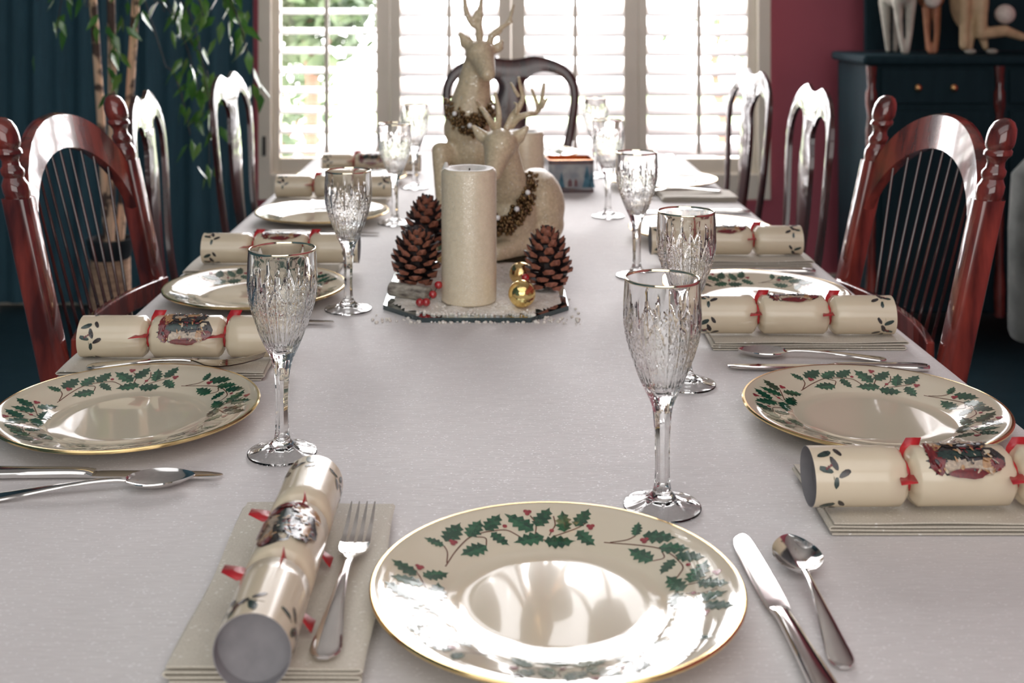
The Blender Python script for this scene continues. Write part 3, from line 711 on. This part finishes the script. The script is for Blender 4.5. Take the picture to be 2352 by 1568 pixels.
# ------------------------------------------------------------------ crackers and napkins
CR = .0245
def make_cracker():
    t = thing('christmas_cracker', 'x', 'cracker', (0, 0, 0), 0, 'paper crackers with red ribbons')
    xt = .046; xe = .128
    b = MB(); n = 56; rs = []
    def rad(x):
        a = abs(x); d = abs(a-xt)
        if d < .0012: return .0105
        if d < .008: return lerp(.0105, CR, min(1, ((d-.0012)/.0068))**.38)
        return CR
    xs = [-xe]+[-xe+.01*k for k in range(1, 7)]+[-xt-.008, -xt-.006, -xt-.0045, -xt-.003, -xt-.002, -xt-.0012, -xt+.0012, -xt+.002, -xt+.003, -xt+.0045, -xt+.006, -xt+.008, -.02, 0]
    xs = xs+[-x for x in reversed(xs[:-1])]
    for x in xs:
        r = rad(x); k = 1-(r-.0105)/(CR-.0105)
        rs.append([(x, r*(1+.13*k*math.sin(9*a+x*300))*math.cos(a), r*(1+.13*k*math.sin(9*a+x*300))*math.sin(a)) for a in [2*PI*j/n for j in range(n)]])
    b.rings(rs, True, False, False, 0)
    for s in (-1, 1):
        rr = [[(s*x, r*math.cos(2*PI*j/n), r*math.sin(2*PI*j/n)) for j in range(n)] for x, r in ((xe, CR), (xe, CR-.0006), (.118, CR-.0006), (.117, CR*.8), (.116, .0005))]
        b.rings(rr, True, False, True, 1)
    # printed motif: a mound of fir, ribbon and fruit on the middle, holly sprigs round the ends
    rnd = random.Random(3)
    def patch(x, a, sx, sa, m, spikes=0, rot=0, lift=.00035, n_=12):
        pts = []
        for i in range(n_*(2 if spikes else 1)):
            th = 2*PI*i/(n_*(2 if spikes else 1)); k = 1 if not spikes or i % 2 == 0 else spikes
            k *= rnd.uniform(.85, 1.1)
            u = sx*k*math.cos(th); v_ = sa*k*math.sin(th)
            u, v_ = u*math.cos(rot)-v_*math.sin(rot), u*math.sin(rot)+v_*math.cos(rot)
            aa = a+v_/CR; pts.append((x+u, (rad(x)+lift)*math.cos(aa), (rad(x)+lift)*math.sin(aa)))
        ce = (x, (rad(x)+lift*1.2)*math.cos(a), (rad(x)+lift*1.2)*math.sin(a)); N_ = len(pts)
        b.add(pts+[ce], [(i, (i+1) % N_, N_) for i in range(N_)], m)
    A0 = R(128)      # where the picture is centred round the roll; y and z axes: 90 is up
    tot = [(-.012, .006, .016, .010, 2), (.012, .004, .016, .010, 2), (0, -.004, .017, .009, 2), (-.006, .010, .010, .006, 6), (.010, .011, .012, .005, 6), (.016, .009, .005, .005, 5), (.022, .008, .006, .004, 4), (-.020, .006, .006, .009, 4), (-.010, .002, .010, .004, 3), (.006, .001, .010, .003, 3), (-.018, -.010, .006, .009, 5), (.002, -.011, .017, .008, 2), (.014, -.010, .008, .006, 2), (.004, -.012, .009, .0025, 5), (-.006, -.009, .006, .002, 6), (-.023, .000, .0035, .010, 4), (0, .014, .014, .003, 4)]
    for i, (x, v_, sx, sv, m) in enumerate(tot): patch(x*1.2, A0+1.3*v_/CR, sx*1.2, sv*1.35, m, .8 if m == 3 or i % 3 == 0 else 0, lift=.0003+.00011*i, n_=14)
    for k in range(60):
        patch(rnd.uniform(-.026, .026), A0+rnd.uniform(-.023, .018)/CR, rnd.uniform(.001, .0034), rnd.uniform(.0006, .0016), rnd.choice((5, 6, 4, 2, 5)), 0, rnd.uniform(0, 3), .0023, 7)
    for s in (-1, 1):
        for base in (40, 150, 260):
            for k, (dx, da, l, rt) in enumerate(((0, 0, .0075, 1.2), (.006, 10, .007, .3), (-.006, 16, .007, -.5), (.005, -17, .008, -.4), (-.004, -22, .006, 1.0), (.0, 30, .006, 1.7))):
                patch(s*(.111+dx*1.3), R(base+da*1.2), l*.85, l*.36, 3 if k % 2 else 2, 0, rt, .0004, 10)
            for k in range(3): patch(s*(.114+.002*k), R(base+4+3*k), .0012, .0012, 4, 0, 0, .0008, 8)
            patch(s*.113, R(base), .0005, .015, 7, 0, 0, .0003, 8)
    b.build('wrapper', ['cracker', 'card', 'print_dark', 'print_green', 'print_red', 'print_ochre', 'print_cream', 'twig'], t, angle=50, normals=False)
    for s in (-1, 1):
        b = MB(); rs = []
        for j in range(17):
            a = 2*PI*j/16; rs.append([(s*xt-.0018, .0126*math.cos(a), .0126*math.sin(a)), (s*xt+.0018, .0126*math.cos(a), .0126*math.sin(a))])
        b.rings(rs, False, False, False)
        for a0, ln, dx in ((R(74), .024, .010), (R(165), .032, -.006), (R(318), .028, .008)):
            d = Vector((dx/.02, math.cos(a0), math.sin(a0))).normalized(); c = Vector((s*xt, .009*math.cos(a0), .009*math.sin(a0))); w = Vector((1, 0, 0)); q = d.cross(w).normalized()
            st = [(0, .002), (.3, .005), (.6, .0075), (1, .007)]
            b.rings([[c+d*ln*f-w*h+q*.003*math.sin(f*5), c+d*ln*f+w*h+q*.003*math.sin(f*5+.8)] for f, h in st], False, False, False)
        o = b.build('ribbon', 'ribbon', t, normals=False); so_ = o.modifiers.new('thick', 'SOLIDIFY'); so_.thickness = .0003
    return t
NH = .0125          # folded napkin height
crk = [('cracker lying lengthwise on the front napkin, nearest the viewer', -.148, .857, 90, -35, NH), ('cracker on the napkin in front of the nearest right plate', .3985, 1.004, 1, -15, NH), ('cracker on the napkin behind the nearest left plate', -.366, 1.425, 0, 8, NH),
       ('cracker on the napkin behind the second left plate', -.345, 1.94, 0, -40, NH), ('cracker behind the third left plate, left of the second glass', -.345, 2.60, 0, -120, NH), ('farthest cracker on the left below the shutter', -.31, 3.065, 0, 5, .002),
       ('cracker on the napkin behind the nearest right plate', .391, 1.525, -1, -50, NH), ('cracker on the napkin behind the second right plate', .400, 2.005, 0, -35, NH)]
c0 = None
for lab, x, y, a, roll, h in crk:
    if c0 is None:
        c0 = make_cracker(); o = c0; c0['label'] = lab
    else: o = dup(c0, lab, (0, 0, 0), 0)
    for ch_ in o.children:
        if ch_.name.startswith('ribbon'): ch_.rotation_euler.x = R(-roll)
    o.location = (x, y, TZ+h+CR+.0012); o.rotation_euler = (R(roll), 0, R(a)) if a != 90 else (R(roll), 0, R(-90))

def make_napkin(w, d):
    """folded in four: an S-folded strip of cloth swept across its depth"""
    ln = []
    T_ = .0013
    lev = [.0014, .0045, .0076, .0107]
    hw = w/2
    for i, z in enumerate(lev):
        xs = [-hw+.004+(w-.008)*k/24 for k in range(25)]
        if i % 2: xs = xs[::-1]
        ln += [(x, z+.0006*math.sin(x*40+i)*(.3 if i < 3 else 1)*(i > 0)) for x in xs]
        if i < 3:
            xe = xs[-1]; s = 1 if xe > 0 else -1; z2 = lev[i+1]
            ln += [(xe+s*.0016*(1+.9*(i == 2)), z+.0003), (xe+s*.0026*(1+.9*(i == 2)), (z+z2)/2), (xe+s*.0016*(1+.9*(i == 2)), z2-.0003)]
    up = []; dn = []
    for i, q in enumerate(ln):
        p0 = ln[max(0, i-1)]; p1 = ln[min(len(ln)-1, i+1)]; dx, dz = p1[0]-p0[0], p1[1]-p0[1]; L = math.hypot(dx, dz) or 1
        up.append((q[0]-dz/L*T_*.5, q[1]+dx/L*T_*.5)); dn.append((q[0]+dz/L*T_*.5, q[1]-dx/L*T_*.5))
    loop = up+dn[::-1]
    b = MB(); rs = []
    for k in range(9):
        y = -d/2+d*k/8; rs.append([(x+.0015*math.sin(y*30+z*200), y, max(.0002, z+.0005*math.sin(y*22+x*15)*(z > .006))) for x, z in loop])
    b.rings(rs, True, True, True)
    return b
nap = [('folded napkin under the front cracker and fork', -.1475, .885, .130, .25, 0), ('folded napkin under the cracker before the nearest right plate', .415, 1.035, .27, .125, 0), ('folded napkin behind the nearest left plate under fork and cracker', -.385, 1.432, .245, .120, 180),
       ('folded napkin under the cracker behind the second left plate', -.37, 1.955, .25, .13, 180), ('folded napkin under the cracker behind the third left plate', -.35, 2.60, .25, .12, 180), ('folded napkin under the cracker behind the nearest right plate', .405, 1.54, .25, .095, 0),
       ('folded napkin under the cracker behind the second right plate', .415, 2.025, .25, .125, 0), ('flat napkin with a fork before the farthest right plate', .465, 2.665, .17, .10, 0)]
for lab, x, y, w, d, a in nap:
    o = make_napkin(w, d).build('napkin', 'napkin', angle=50); o.location = (x, y, TZ+.0004); o.rotation_euler.z = R(a); tag(o, lab, 'napkin', 'folded beige napkins')

# ------------------------------------------------------------------ cutlery (local +Y runs from the handle's end to the tip)
def bar(path, n=14, p=.75):
    rs = []
    for y, z, w, h in path:
        rs.append([(w*sg(math.cos(2*PI*k/n), p), y, z+h*sg(math.sin(2*PI*k/n), p)) for k in range(n)])
    b = MB(); b.rings(rs); return b
def dense(tab, n):
    s = smooth_path([Vector((q[0], q[1], q[2])) for q in tab], n); h = smooth_path([Vector((q[0], q[3], 0)) for q in tab], n)
    return [(a.x, a.y, max(a.z, .0002), max(c.y, .0002)) for a, c in zip(s, h)]
HANDLE = [(0, .0022, .004, .0012), (.004, .0024, .0085, .0016), (.012, .0028, .0105, .0019), (.030, .0045, .0088, .0019), (.060, .0075, .0058, .0018), (.090, .0095, .0038, .0019), (.112, .0095, .0031, .0020), (.122, .0085, .0034, .0018)]
def make_fork(label, loc, rz):
    t = thing('fork', label, 'fork', loc, rz, 'steel forks')
    bar(dense(HANDLE, 4)).build('handle', 'silver', t)
    b = MB(); prof = [(.122, .0085, .0034), (.132, .0058, .0058), (.140, .0040, .0098), (.148, .0033, .0116), (.157, .0034, .0118)]
    b.rings([[(-w, y, z+.0014), (-w*.5, y, z+.0004), (0, y, z), (w*.5, y, z+.0004), (w, y, z+.0014), (w, y, z+.0028), (w*.5, y, z+.0018), (0, y, z+.0014), (-w*.5, y, z+.0018), (-w, y, z+.0028)] for y, z, w in prof])
    for k in range(4):
        x = (k-1.5)*.0064
        b.rings([[(x-w, y, z+.0008), (x+w, y, z+.0008), (x+w, y, z+.0024), (x-w, y, z+.0024)] for y, z, w in ((.1565, .0036, .0022), (.170, .0046, .0018), (.185, .0072, .0015), (.200, .0112, .0010), (.208, .0138, .0004))])
    b.build('tines', 'silver', t, angle=40); return t
def make_spoon(label, loc, rz):
    t = thing('spoon', label, 'spoon', loc, rz, 'steel spoons')
    bar(dense([(q[0]*.98, q[1], q[2]*.85, q[3]) for q in HANDLE], 4)).build('handle', 'silver', t)
    b = MB(); N, M_ = 22, 16; top = []; bot = []
    for i in range(N+1):
        u = i/N; y = .118+.062*u; w = .0182*math.sin(PI*min(1, max(0, u))**.85)**.62+.0015*(1-u)
        zr_ = .0098+.0004*math.sin(PI*u)
        rowt = []; rowb = []
        for j in range(M_+1):
            v_ = -1+2*j/M_; dp = .0088*(1-v_*v_)*math.sin(PI*min(.999, .04+.96*u))**.7
            rowt.append((w*v_, y, zr_-dp)); rowb.append((w*v_*1.02, y, zr_-dp-.0011))
        top.append(rowt+rowb[::-1])
    b.rings(top); b.build('bowl', 'silver', t, angle=60); return t
def make_knife(label, loc, rz):
    t = thing('table_knife', label, 'knife', loc, rz, 'steel table knives')
    bar(dense([(0, .0045, .004, .0025), (.004, .0045, .0085, .0036), (.020, .0048, .0095, .0042), (.060, .005, .0078, .0042), (.095, .005, .0066, .0042), (.112, .0046, .0066, .0038), (.120, .0038, .0078, .0026)], 4)).build('handle', 'silver', t)
    b = MB(); pr_ = [(.119, -.0075, .0078), (.124, -.0088, .0084), (.135, -.0090, .0090), (.16, -.0090, .0094), (.19, -.0086, .0094), (.21, -.0080, .0092), (.224, -.0068, .0089), (.233, -.0046, .0082), (.238, -.0016, .0066), (.240, .0012, .0046)]
    b.rings([[(a, y, .0032), (lerp(a, c, .2), y, .0041), (c, y, .0046), (c, y, .0026), (lerp(a, c, .2), y, .0028)] for y, a, c in pr_]); b.build('blade', 'silver', t, angle=25); return t
z0 = TZ+.0006; zn = TZ+.0128
make_fork('fork on the front napkin beside the front cracker', (-.109, .765, zn), R(-1))
make_knife('knife just right of the front plate', (.2135, .727, z0), R(2.6))
make_spoon('spoon right of the front plate, beside its knife', (.2335, .775, z0), R(-2.6))
make_knife('knife with warm lit handle in front of the nearest left plate', (-.488, 1.092, z0), R(-90))
make_spoon('spoon in front of the nearest left plate, nearest the viewer', (-.447, 1.040, z0), R(-78))
make_fork('fork on the napkin behind the nearest left plate', (-.474, 1.382, zn), R(-90))
make_knife('knife in front of the second left plate above a cracker', (-.455, 1.618, z0), R(-90))
make_spoon('spoon in front of the second left plate behind a cracker', (-.44, 1.575, z0), R(-90))
make_knife('knife with gold glint before the third left plate', (-.452, 2.245, z0), R(-90))
make_spoon('spoon before the third left plate, beside its glinting knife', (-.435, 2.205, z0), R(-90))
make_knife('knife behind the nearest right plate', (.526, 1.41, z0), R(89))
make_spoon('spoon leaning behind the nearest right plate', (.487, 1.448, z0), R(84))
make_knife('knife behind the second right plate', (.53, 1.92, z0), R(90))
make_knife('knife behind the third right plate', (.545, 2.47, z0), R(90))
make_fork('fork on the flat napkin before the farthest right plate', (.525, 2.675, zn), R(90))

# ------------------------------------------------------------------ centrepiece
b = MB(); oc = [(-.095, 1.625), (.055, 1.625), (.112, 1.690), (.112, 2.16), (.055, 2.22), (-.095, 2.22), (-.155, 2.16), (-.155, 1.695)]
b.rings([[(x, y, z) for x, y in oc] for z in (TZ+.0005, TZ+.007)], True, True, False, 1)
b.add([(x, y, TZ+.007) for x, y in oc], [tuple(range(8))], 0)
tag(b.build('mirror_tray', ['mirror', 'mirror_edge'], smooth=False), 'octagonal mirror tray dusted with snow under the front candle', 'tray')
TT = TZ+.0072
b = MB(); G = 46; vs = []; rs_ = random.Random(5)
hs = {}
for i in range(G+1):
    for j in range(G+1):
        x = lerp(-.15, .108, i/G); y = lerp(1.63, 1.98, j/G)
        e = min(i, j, G-i, G-j)/4
        n = .5+.5*math.sin(i*.7+2*math.sin(j*.4))*math.cos(j*.55+i*.2)
        cut = max(0, (-.095-x)+(1.690-y)-.045, (x-.055)+(1.685-y)-.035) if y < 1.70 else 0
        h = (.0045*n+.0008*rs_.random()+.0006)*min(1, e) - .0012 - cut*.4
        vs.append((x, y, TT+h))
b.add(vs, [(i*(G+1)+j, (i+1)*(G+1)+j, (i+1)*(G+1)+j+1, i*(G+1)+j+1) for i in range(G) for j in range(G) if min(vs[q][2] for q in (i*(G+1)+j, (i+1)*(G+1)+j, (i+1)*(G+1)+j+1)) > TT-.0012])
for k in range(420):
    x = rs_.gauss(-.02, .07); y = 1.625+rs_.uniform(-.012, .03) if k % 2 else rs_.uniform(1.62, 1.75)
    if abs(x+.02) > .15: continue
    k_ = rs_.uniform(.8, 2.4) if y > 1.62 else .7
    b.ell((x, y, TZ+(.0080 if y > 1.634 and abs(x+.02) < .085 else .0012)), (.0015*k_, .0015*k_, .0011*k_), 5, 3)
o = b.build('artificial_snow', 'snow', angle=None, normals=False); tag(o, 'sprinkled artificial snow on the mirror tray', 'snow', kind='stuff')

def candle(label, x, y, z, r, h):
    t = thing('pillar_candle', label, 'candle', (x, y, z), 0, 'glitter pillar candles')
    b = MB(); b.lathe([(0, 0), (r-.002, 0), (r, .002), (r, h-.008), (r-.001, h-.004), (r-.004, h-.001)], 64); b.build('wax_body', 'candle', t)
    b = MB(); b.lathe([(r-.004, h-.001), (r-.007, h), (r-.012, h-.001), (r-.018, h-.007), (0, h-.009)], 48, rf=lambda q, zz, a: q*(1+.03*math.sin(5*a))); b.tube([(-r*.85, .01, h-.004), (-r*.84, .012, h+.006)], [.006, .002], 8); b.build('wax_rim', 'wax_white', t)
    b = MB(); b.tube([(0, 0, h-.009), (.001, 0, h-.001)], .0012, 6); b.build('wick', 'twig', t)
candle('glittering ivory pillar candle at the front of the mirror tray', -.0315, 1.708, TT+.003, .040, .193)
candle('taller looking pale pillar candle behind the deer figurines', .069, 2.40, TZ, .040, .182)

def pinecone(label, x, y, z, r, h, seed, tilt=(0, 0)):
    rn = random.Random(seed); b = MB()
    b.ell((0, 0, h*.48), (r*.48, r*.48, h*.46), 14, 10, 0)
    n = 72
    for i in range(n):
        f = i/n; zz = h*(.05+.88*f); a = i*2.39996+rn.uniform(-.1, .1)
        env = math.sin(PI*min(1, (.22+.78*f)))**.75 if f > .28 else .62+.38*math.sin(PI/2*f/.28)
        env = max(.16, env*(1.0 if f < .75 else 1.0))
        L = r*env*rn.uniform(.93, 1.06); up = lerp(-.15, .85, f)+rn.uniform(-.05, .05)
        w = r*.34*(1-.5*f); th = .0024
        c, s = math.cos(a), math.sin(a)
        def pt(rr, wy, hz): return (c*rr-s*wy, s*rr+c*wy, zz+hz)
        r0 = L*.25; r1 = L*.80; r2 = L
        h1 = up*(r1-r0)*.8; h2 = up*(r2-r0)*1.0+.003
        q = [pt(r0, -w*.35, 0), pt(r0, w*.35, 0), pt(r1, -w*.9, h1), pt(r1, 0, h1+th*1.6), pt(r1, w*.9, h1), pt(r2, -w*.5, h2), pt(r2, w*.5, h2), pt(r2*1.03, 0, h2-th*.5),
             pt(r0, 0, -th*2), pt(r1, -w*.7, h1-th*1.6), pt(r1, w*.7, h1-th*1.6), pt(r2*.99, 0, h2-th*3)]
        b.add(q, [(0, 1, 3), (0, 3, 2), (1, 4, 3), (2, 3, 5), (3, 6, 5), (3, 4, 6), (0, 9, 8), (8, 10, 1), (0, 2, 9), (1, 10, 4), (8, 9, 10)], 0)
        b.add([q[k] for k in (5, 6, 7, 11, 9, 10, 2, 4)], [(0, 1, 2), (0, 2, 3), (1, 3, 2), (6, 0, 3, 4), (1, 7, 5, 3), (4, 3, 5)], 1)
    o = b.build('pinecone', ['cone', 'cone_tip'], smooth=False, normals=False); o.location = (x, y, z); o.rotation_euler = (R(tilt[0]), R(tilt[1]), seed)
    tag(o, label, 'pinecone', 'pinecones of the centrepiece')
pinecone('pinecone at the front left of the tray, left of the candle', -.112, 1.765, TT+.016, .037, .086, 1, (4, -4))
pinecone('tall pinecone standing behind the front left pinecone', -.106, 1.925, TT+.010, .040, .116, 2)
pinecone('pinecone at the right of the tray behind the crackled bauble', .088, 1.775, TT+.004, .036, .097, 3, (3, 3))
b = MB(); b.tube([(-.147, 1.74, TT+.0122), (-.090, 1.705, TT+.0122)], .0105, 16); tag(b.build('birch_log', 'bark'), 'short snowy birch log before the front left pinecone', 'log')
def bauble(label, x, y, z, r, m):
    t = thing('bauble', label, 'ornament', (x, y, z+r), 0, 'gold baubles')
    b = MB(); b.ell((0, 0, 0), (r, r, r), 32, 20); b.build('ball', m, t)
    b = MB(); b.lathe([(.004, 0), (.004, .005), (.003, .006), (0, .006)], 12, T=Matrix.Rotation(R(-75), 4, 'X') @ Matrix.Translation((0, 0, r-.001))); b.build('cap', 'gold', t)
bauble('crackled gold bauble right of the front candle', .0445, 1.672, TT+.002, .0196, 'crackle')
bauble('shiny gold bauble behind the crackled one by the right pinecone', .046, 1.795, TT+.004, .0178, 'gold')
bauble('pale gold bauble between the two left pinecones', -.069, 1.855, TT+.022, .0185, 'gold')
def berries(label, pts):
    t = thing('berry_sprig', label, 'berries', pts[0], 0, 'red berry sprigs')
    q0 = Vector(pts[0])
    b = MB(); b.tube([Vector(q)-q0 for q in pts], .0008, 5); b.build('twig', 'twig', t)
    for q in pts:
        for k in range(1):
            b = MB(); b.ell(Vector(q)-q0, (.0062, .0062, .006), 14, 9); b.build('berry', 'berry', t)
berries('red berry sprig before the front left pinecone', [(-.1005, 1.668, TT+.010), (-.0915, 1.669, TT+.010), (-.083, 1.685, TT+.017), (-.0755, 1.70, TT+.027)])
berries('red berry sprig between the gold baubles and right pinecone', [(.033, 1.735, TT+.012), (.0475, 1.748, TT+.019), (.0515, 1.742, TT+.028)])

# tin candle with a printed winter village
tin = thing('candle_tin', 'printed winter village candle tin with copper inside, right of the candles', 'candle', (.186, 2.79, TZ+.0004), R(4))
b = MB(); def_oct = rrect(-.054, .054, -.045, .045, .012, 3); rin = rrect(-.0515, .0515, -.0425, .0425, .010, 3)
b.rings([[(x, y, z) for x, y in def_oct] for z in (0, .076)], True, True, False, 0)
b.rings([[(x*1.008, y*1.008, z) for x, y in def_oct] for z in (0, .006)], True, False, False, 1)
b.rings([[(x*1.008, y*1.008, z) for x, y in def_oct] for z in (.066, .076)], True, False, False, 1)
def flat(pts, m): b.add([(x, -.0456, z) for x, z in pts], [tuple(range(len(pts)))], m)
for tx, s in ((-.024, .9), (.036, 1.25), (.047, .9)):
    flat([(tx-.009*s, .012), (tx+.009*s, .012), (tx, .012+.034*s)], 2); flat([(tx-.006*s, .028*s), (tx+.006*s, .028*s), (tx, .02+.034*s)], 2)
for hx, w in ((-.004, .010), (.010, .008)):
    flat([(hx-w/2, .014), (hx+w/2, .014), (hx+w/2, .026), (hx, .033), (hx-w/2, .026)], 3)
flat([(-.042, .007), (.03, .007), (-.02, .012), (-.036, .018)], 1)
b.build('tin', ['tin', 'tin_dark', 'tin_blue', 'tin_wine'], tin, smooth=False, normals=False)
b = MB(); b.rings([[(x, y, z) for x, y in q] for q, z in ((def_oct, .076), (rin, .0765), (rin, .045))], True, False, False); b.build('copper_lining', 'copper', tin, smooth=False)
b = MB(); b.rings([[(x*.998, y*.998, z) for x, y in rin] for z in (.040, .046)]); b.build('wax', 'cream', tin, smooth=False)
for wx in (-.025, 0, .025):
    b = MB(); b.tube([(wx, 0, .045), (wx, 0, .056)], .001, 6); b.build('wick', 'twig', tin)

# reindeer figurines
def px(x, y, Y): return ((x-1127)*Y/2700, Y, 1.19-(y-10)*Y/2700)
def collar(parent, ring, rr, seed, pearls):
    rn = random.Random(seed); b = MB()
    for k in range(520):
        i = rn.random()*(len(ring)-1); j = int(i); q = Vector(ring[j]).lerp(Vector(ring[j+1]), i-j)
        d = Vector((rn.gauss(0, 1), rn.gauss(0, 1), rn.gauss(0, 1))).normalized()*rr*rn.uniform(.6, 1.05)
        b.ell(q+d, (.0034, .0034, .0034), 5, 4)
    b.build('collar', 'tinsel', parent, angle=None, normals=False)
    for q in pearls:
        b = MB(); b.ell(q, (.0045, .0045, .0045), 10, 8); b.build('pearl', 'pearl', parent)
d = thing('reindeer_figurine', 'reclining cream reindeer figurine just behind the front candle', 'figurine', (0, 0, 0), 0, 'cream reindeer figurines')
rot = Matrix.Rotation(R(25), 3, 'Y')
cap_mesh([('e', (.082, 2.115, .826), (.052, .085, .070)), ('e', (.030, 2.04, .820), (.050, .075, .066)), ('c', (.030, 2.02, .855), (.022, 1.985, .915), .042, .033), ('c', (.022, 1.985, .915), (.016, 1.965, .955), .033, .029),
          ('e', (.016, 1.950, .958), (.028, .034, .026)), ('c', (.012, 1.935, .945), (.004, 1.895, .918), .022, .0145), ('e', (.082, 2.10, .798), (.050, .07, .038)),
          ('c', (.036, 1.972, .956), (.046, 1.968, .968), .010, .0125), ('c', (.046, 1.968, .968), (.062, 1.964, .985), .0125, .004), ('c', (-.008, 1.975, .962), (-.016, 1.972, .970), .009, .011), ('c', (-.016, 1.972, .970), (-.030, 1.970, .986), .011, .004),
          ('c', (.06, 2.0, .784), (.01, 1.955, .777), .02, .014), ('c', (.0, 2.0, .784), (-.05, 2.0, .776), .02, .013), ('c', (.10, 2.05, .786), (.04, 2.01, .776), .022, .013)], 'body', 'deer', d, .0035, 4)
b = MB(); Y2 = 1.968
for pts, r0, r1 in (([(1163, 298), (1176, 268), (1193, 245), (1201, 222), (1196, 200), (1191, 176)], .0065, .003), ([(1192, 222), (1182, 206), (1173, 190)], .004, .0025), ([(1172, 292), (1192, 270), (1215, 262), (1233, 258), (1243, 235), (1250, 190)], .0065, .003), ([(1237, 250), (1230, 228), (1221, 204)], .004, .0025), ([(1243, 248), (1251, 236), (1258, 224)], .0035, .002),
                    ([(1143, 298), (1146, 262), (1142, 236), (1137, 212)], .006, .003), ([(1137, 298), (1120, 268), (1104, 246), (1092, 230)], .006, .003), ([(1184, 262), (1187, 240), (1180, 236)], .003, .002)):
    P = smooth_path([px(x, y, Y2+.010*math.sin(x*.2)) for x, y in pts], 4); b.tube(P, [lerp(r0, r1, k/(len(P)-1)) for k in range(len(P))], 8)
o = b.build('antlers', 'deer', d, angle=None); mod_organic(o, .0017, 2)
ring = smooth_path([px(1215, 408, 2.02), px(1208, 455, 1.985), px(1185, 500, 1.965), px(1150, 520, 1.958), px(1110, 500, 1.975)], 6)
collar(d, ring, .016, 1, [px(1187, 480, 1.942), px(1143, 500, 1.936), px(1212, 442, 1.972)])

d = thing('reindeer_figurine', 'upright headed cream reindeer figurine with tall antlers behind the reclining one', 'figurine', (0, 0, 0), 0, 'cream reindeer figurines')
cap_mesh([('e', (-.012, 2.30, .865), (.072, .10, .085)), ('e', (-.030, 2.245, .915), (.052, .055, .050)), ('c', (-.045, 2.235, .955), (-.036, 2.235, 1.01), .046, .038), ('c', (-.036, 2.235, 1.01), (-.026, 2.235, 1.075), .037, .027),
          ('e', (-.020, 2.225, 1.097), (.029, .036, .027)), ('c', (-.014, 2.205, 1.085), (-.006, 2.170, 1.062), .023, .0155), ('c', (-.036, 2.238, 1.108), (-.046, 2.232, 1.118), .010, .0135), ('c', (-.046, 2.232, 1.118), (-.058, 2.230, 1.134), .0135, .005), ('c', (.004, 2.238, 1.102), (.014, 2.234, 1.108), .009, .011), ('c', (.014, 2.234, 1.108), (.022, 2.232, 1.120), .011, .004),
          ('c', (-.062, 2.235, .90), (-.094, 2.205, .915), .024, .0175), ('c', (-.094, 2.205, .915), (-.088, 2.19, .80), .0175, .013), ('c', (-.088, 2.19, .80), (-.088, 2.18, .762), .013, .014), ('c', (.02, 2.24, .84), (.03, 2.20, .77), .024, .014), ('e', (.0, 2.34, .80), (.075, .09, .048))], 'body', 'deer', d, .0035, 4)
b = MB(); Y1 = 2.232
for pts, r0, r1 in (([(1101, 108), (1101, 80), (1099, 62), (1086, 55), (1075, 38), (1069, 15), (1066, -12), (1058, -45)], .0085, .004), ([(1101, 64), (1103, 40), (1097, 26), (1088, 44)], .006, .004), ([(1103, 42), (1104, 15), (1108, -20), (1102, -50)], .006, .003), ([(1086, 50), (1100, 30), (1106, 8)], .005, .004),
                    ([(1124, 106), (1127, 88), (1136, 76), (1150, 64), (1164, 56), (1178, 48)], .008, .003), ([(1130, 84), (1142, 78), (1154, 68)], .005, .003), ([(1160, 60), (1172, 40), (1180, 10)], .004, .003)):
    P = smooth_path([px(x, y, Y1) for x, y in pts], 4); b.tube(P, [lerp(r0, r1, k/(len(P)-1)) for k in range(len(P))], 8)
o = b.build('antlers', 'deer', d, angle=None); mod_organic(o, .002, 2)
ring = smooth_path([px(1040, 238, 2.245), px(1052, 270, 2.205), px(1078, 292, 2.185), px(1105, 275, 2.195), px(1124, 245, 2.235)], 6)
collar(d, ring, .020, 2, [px(1044, 261, 2.18), px(1079, 288, 2.155), px(1114, 266, 2.185)])
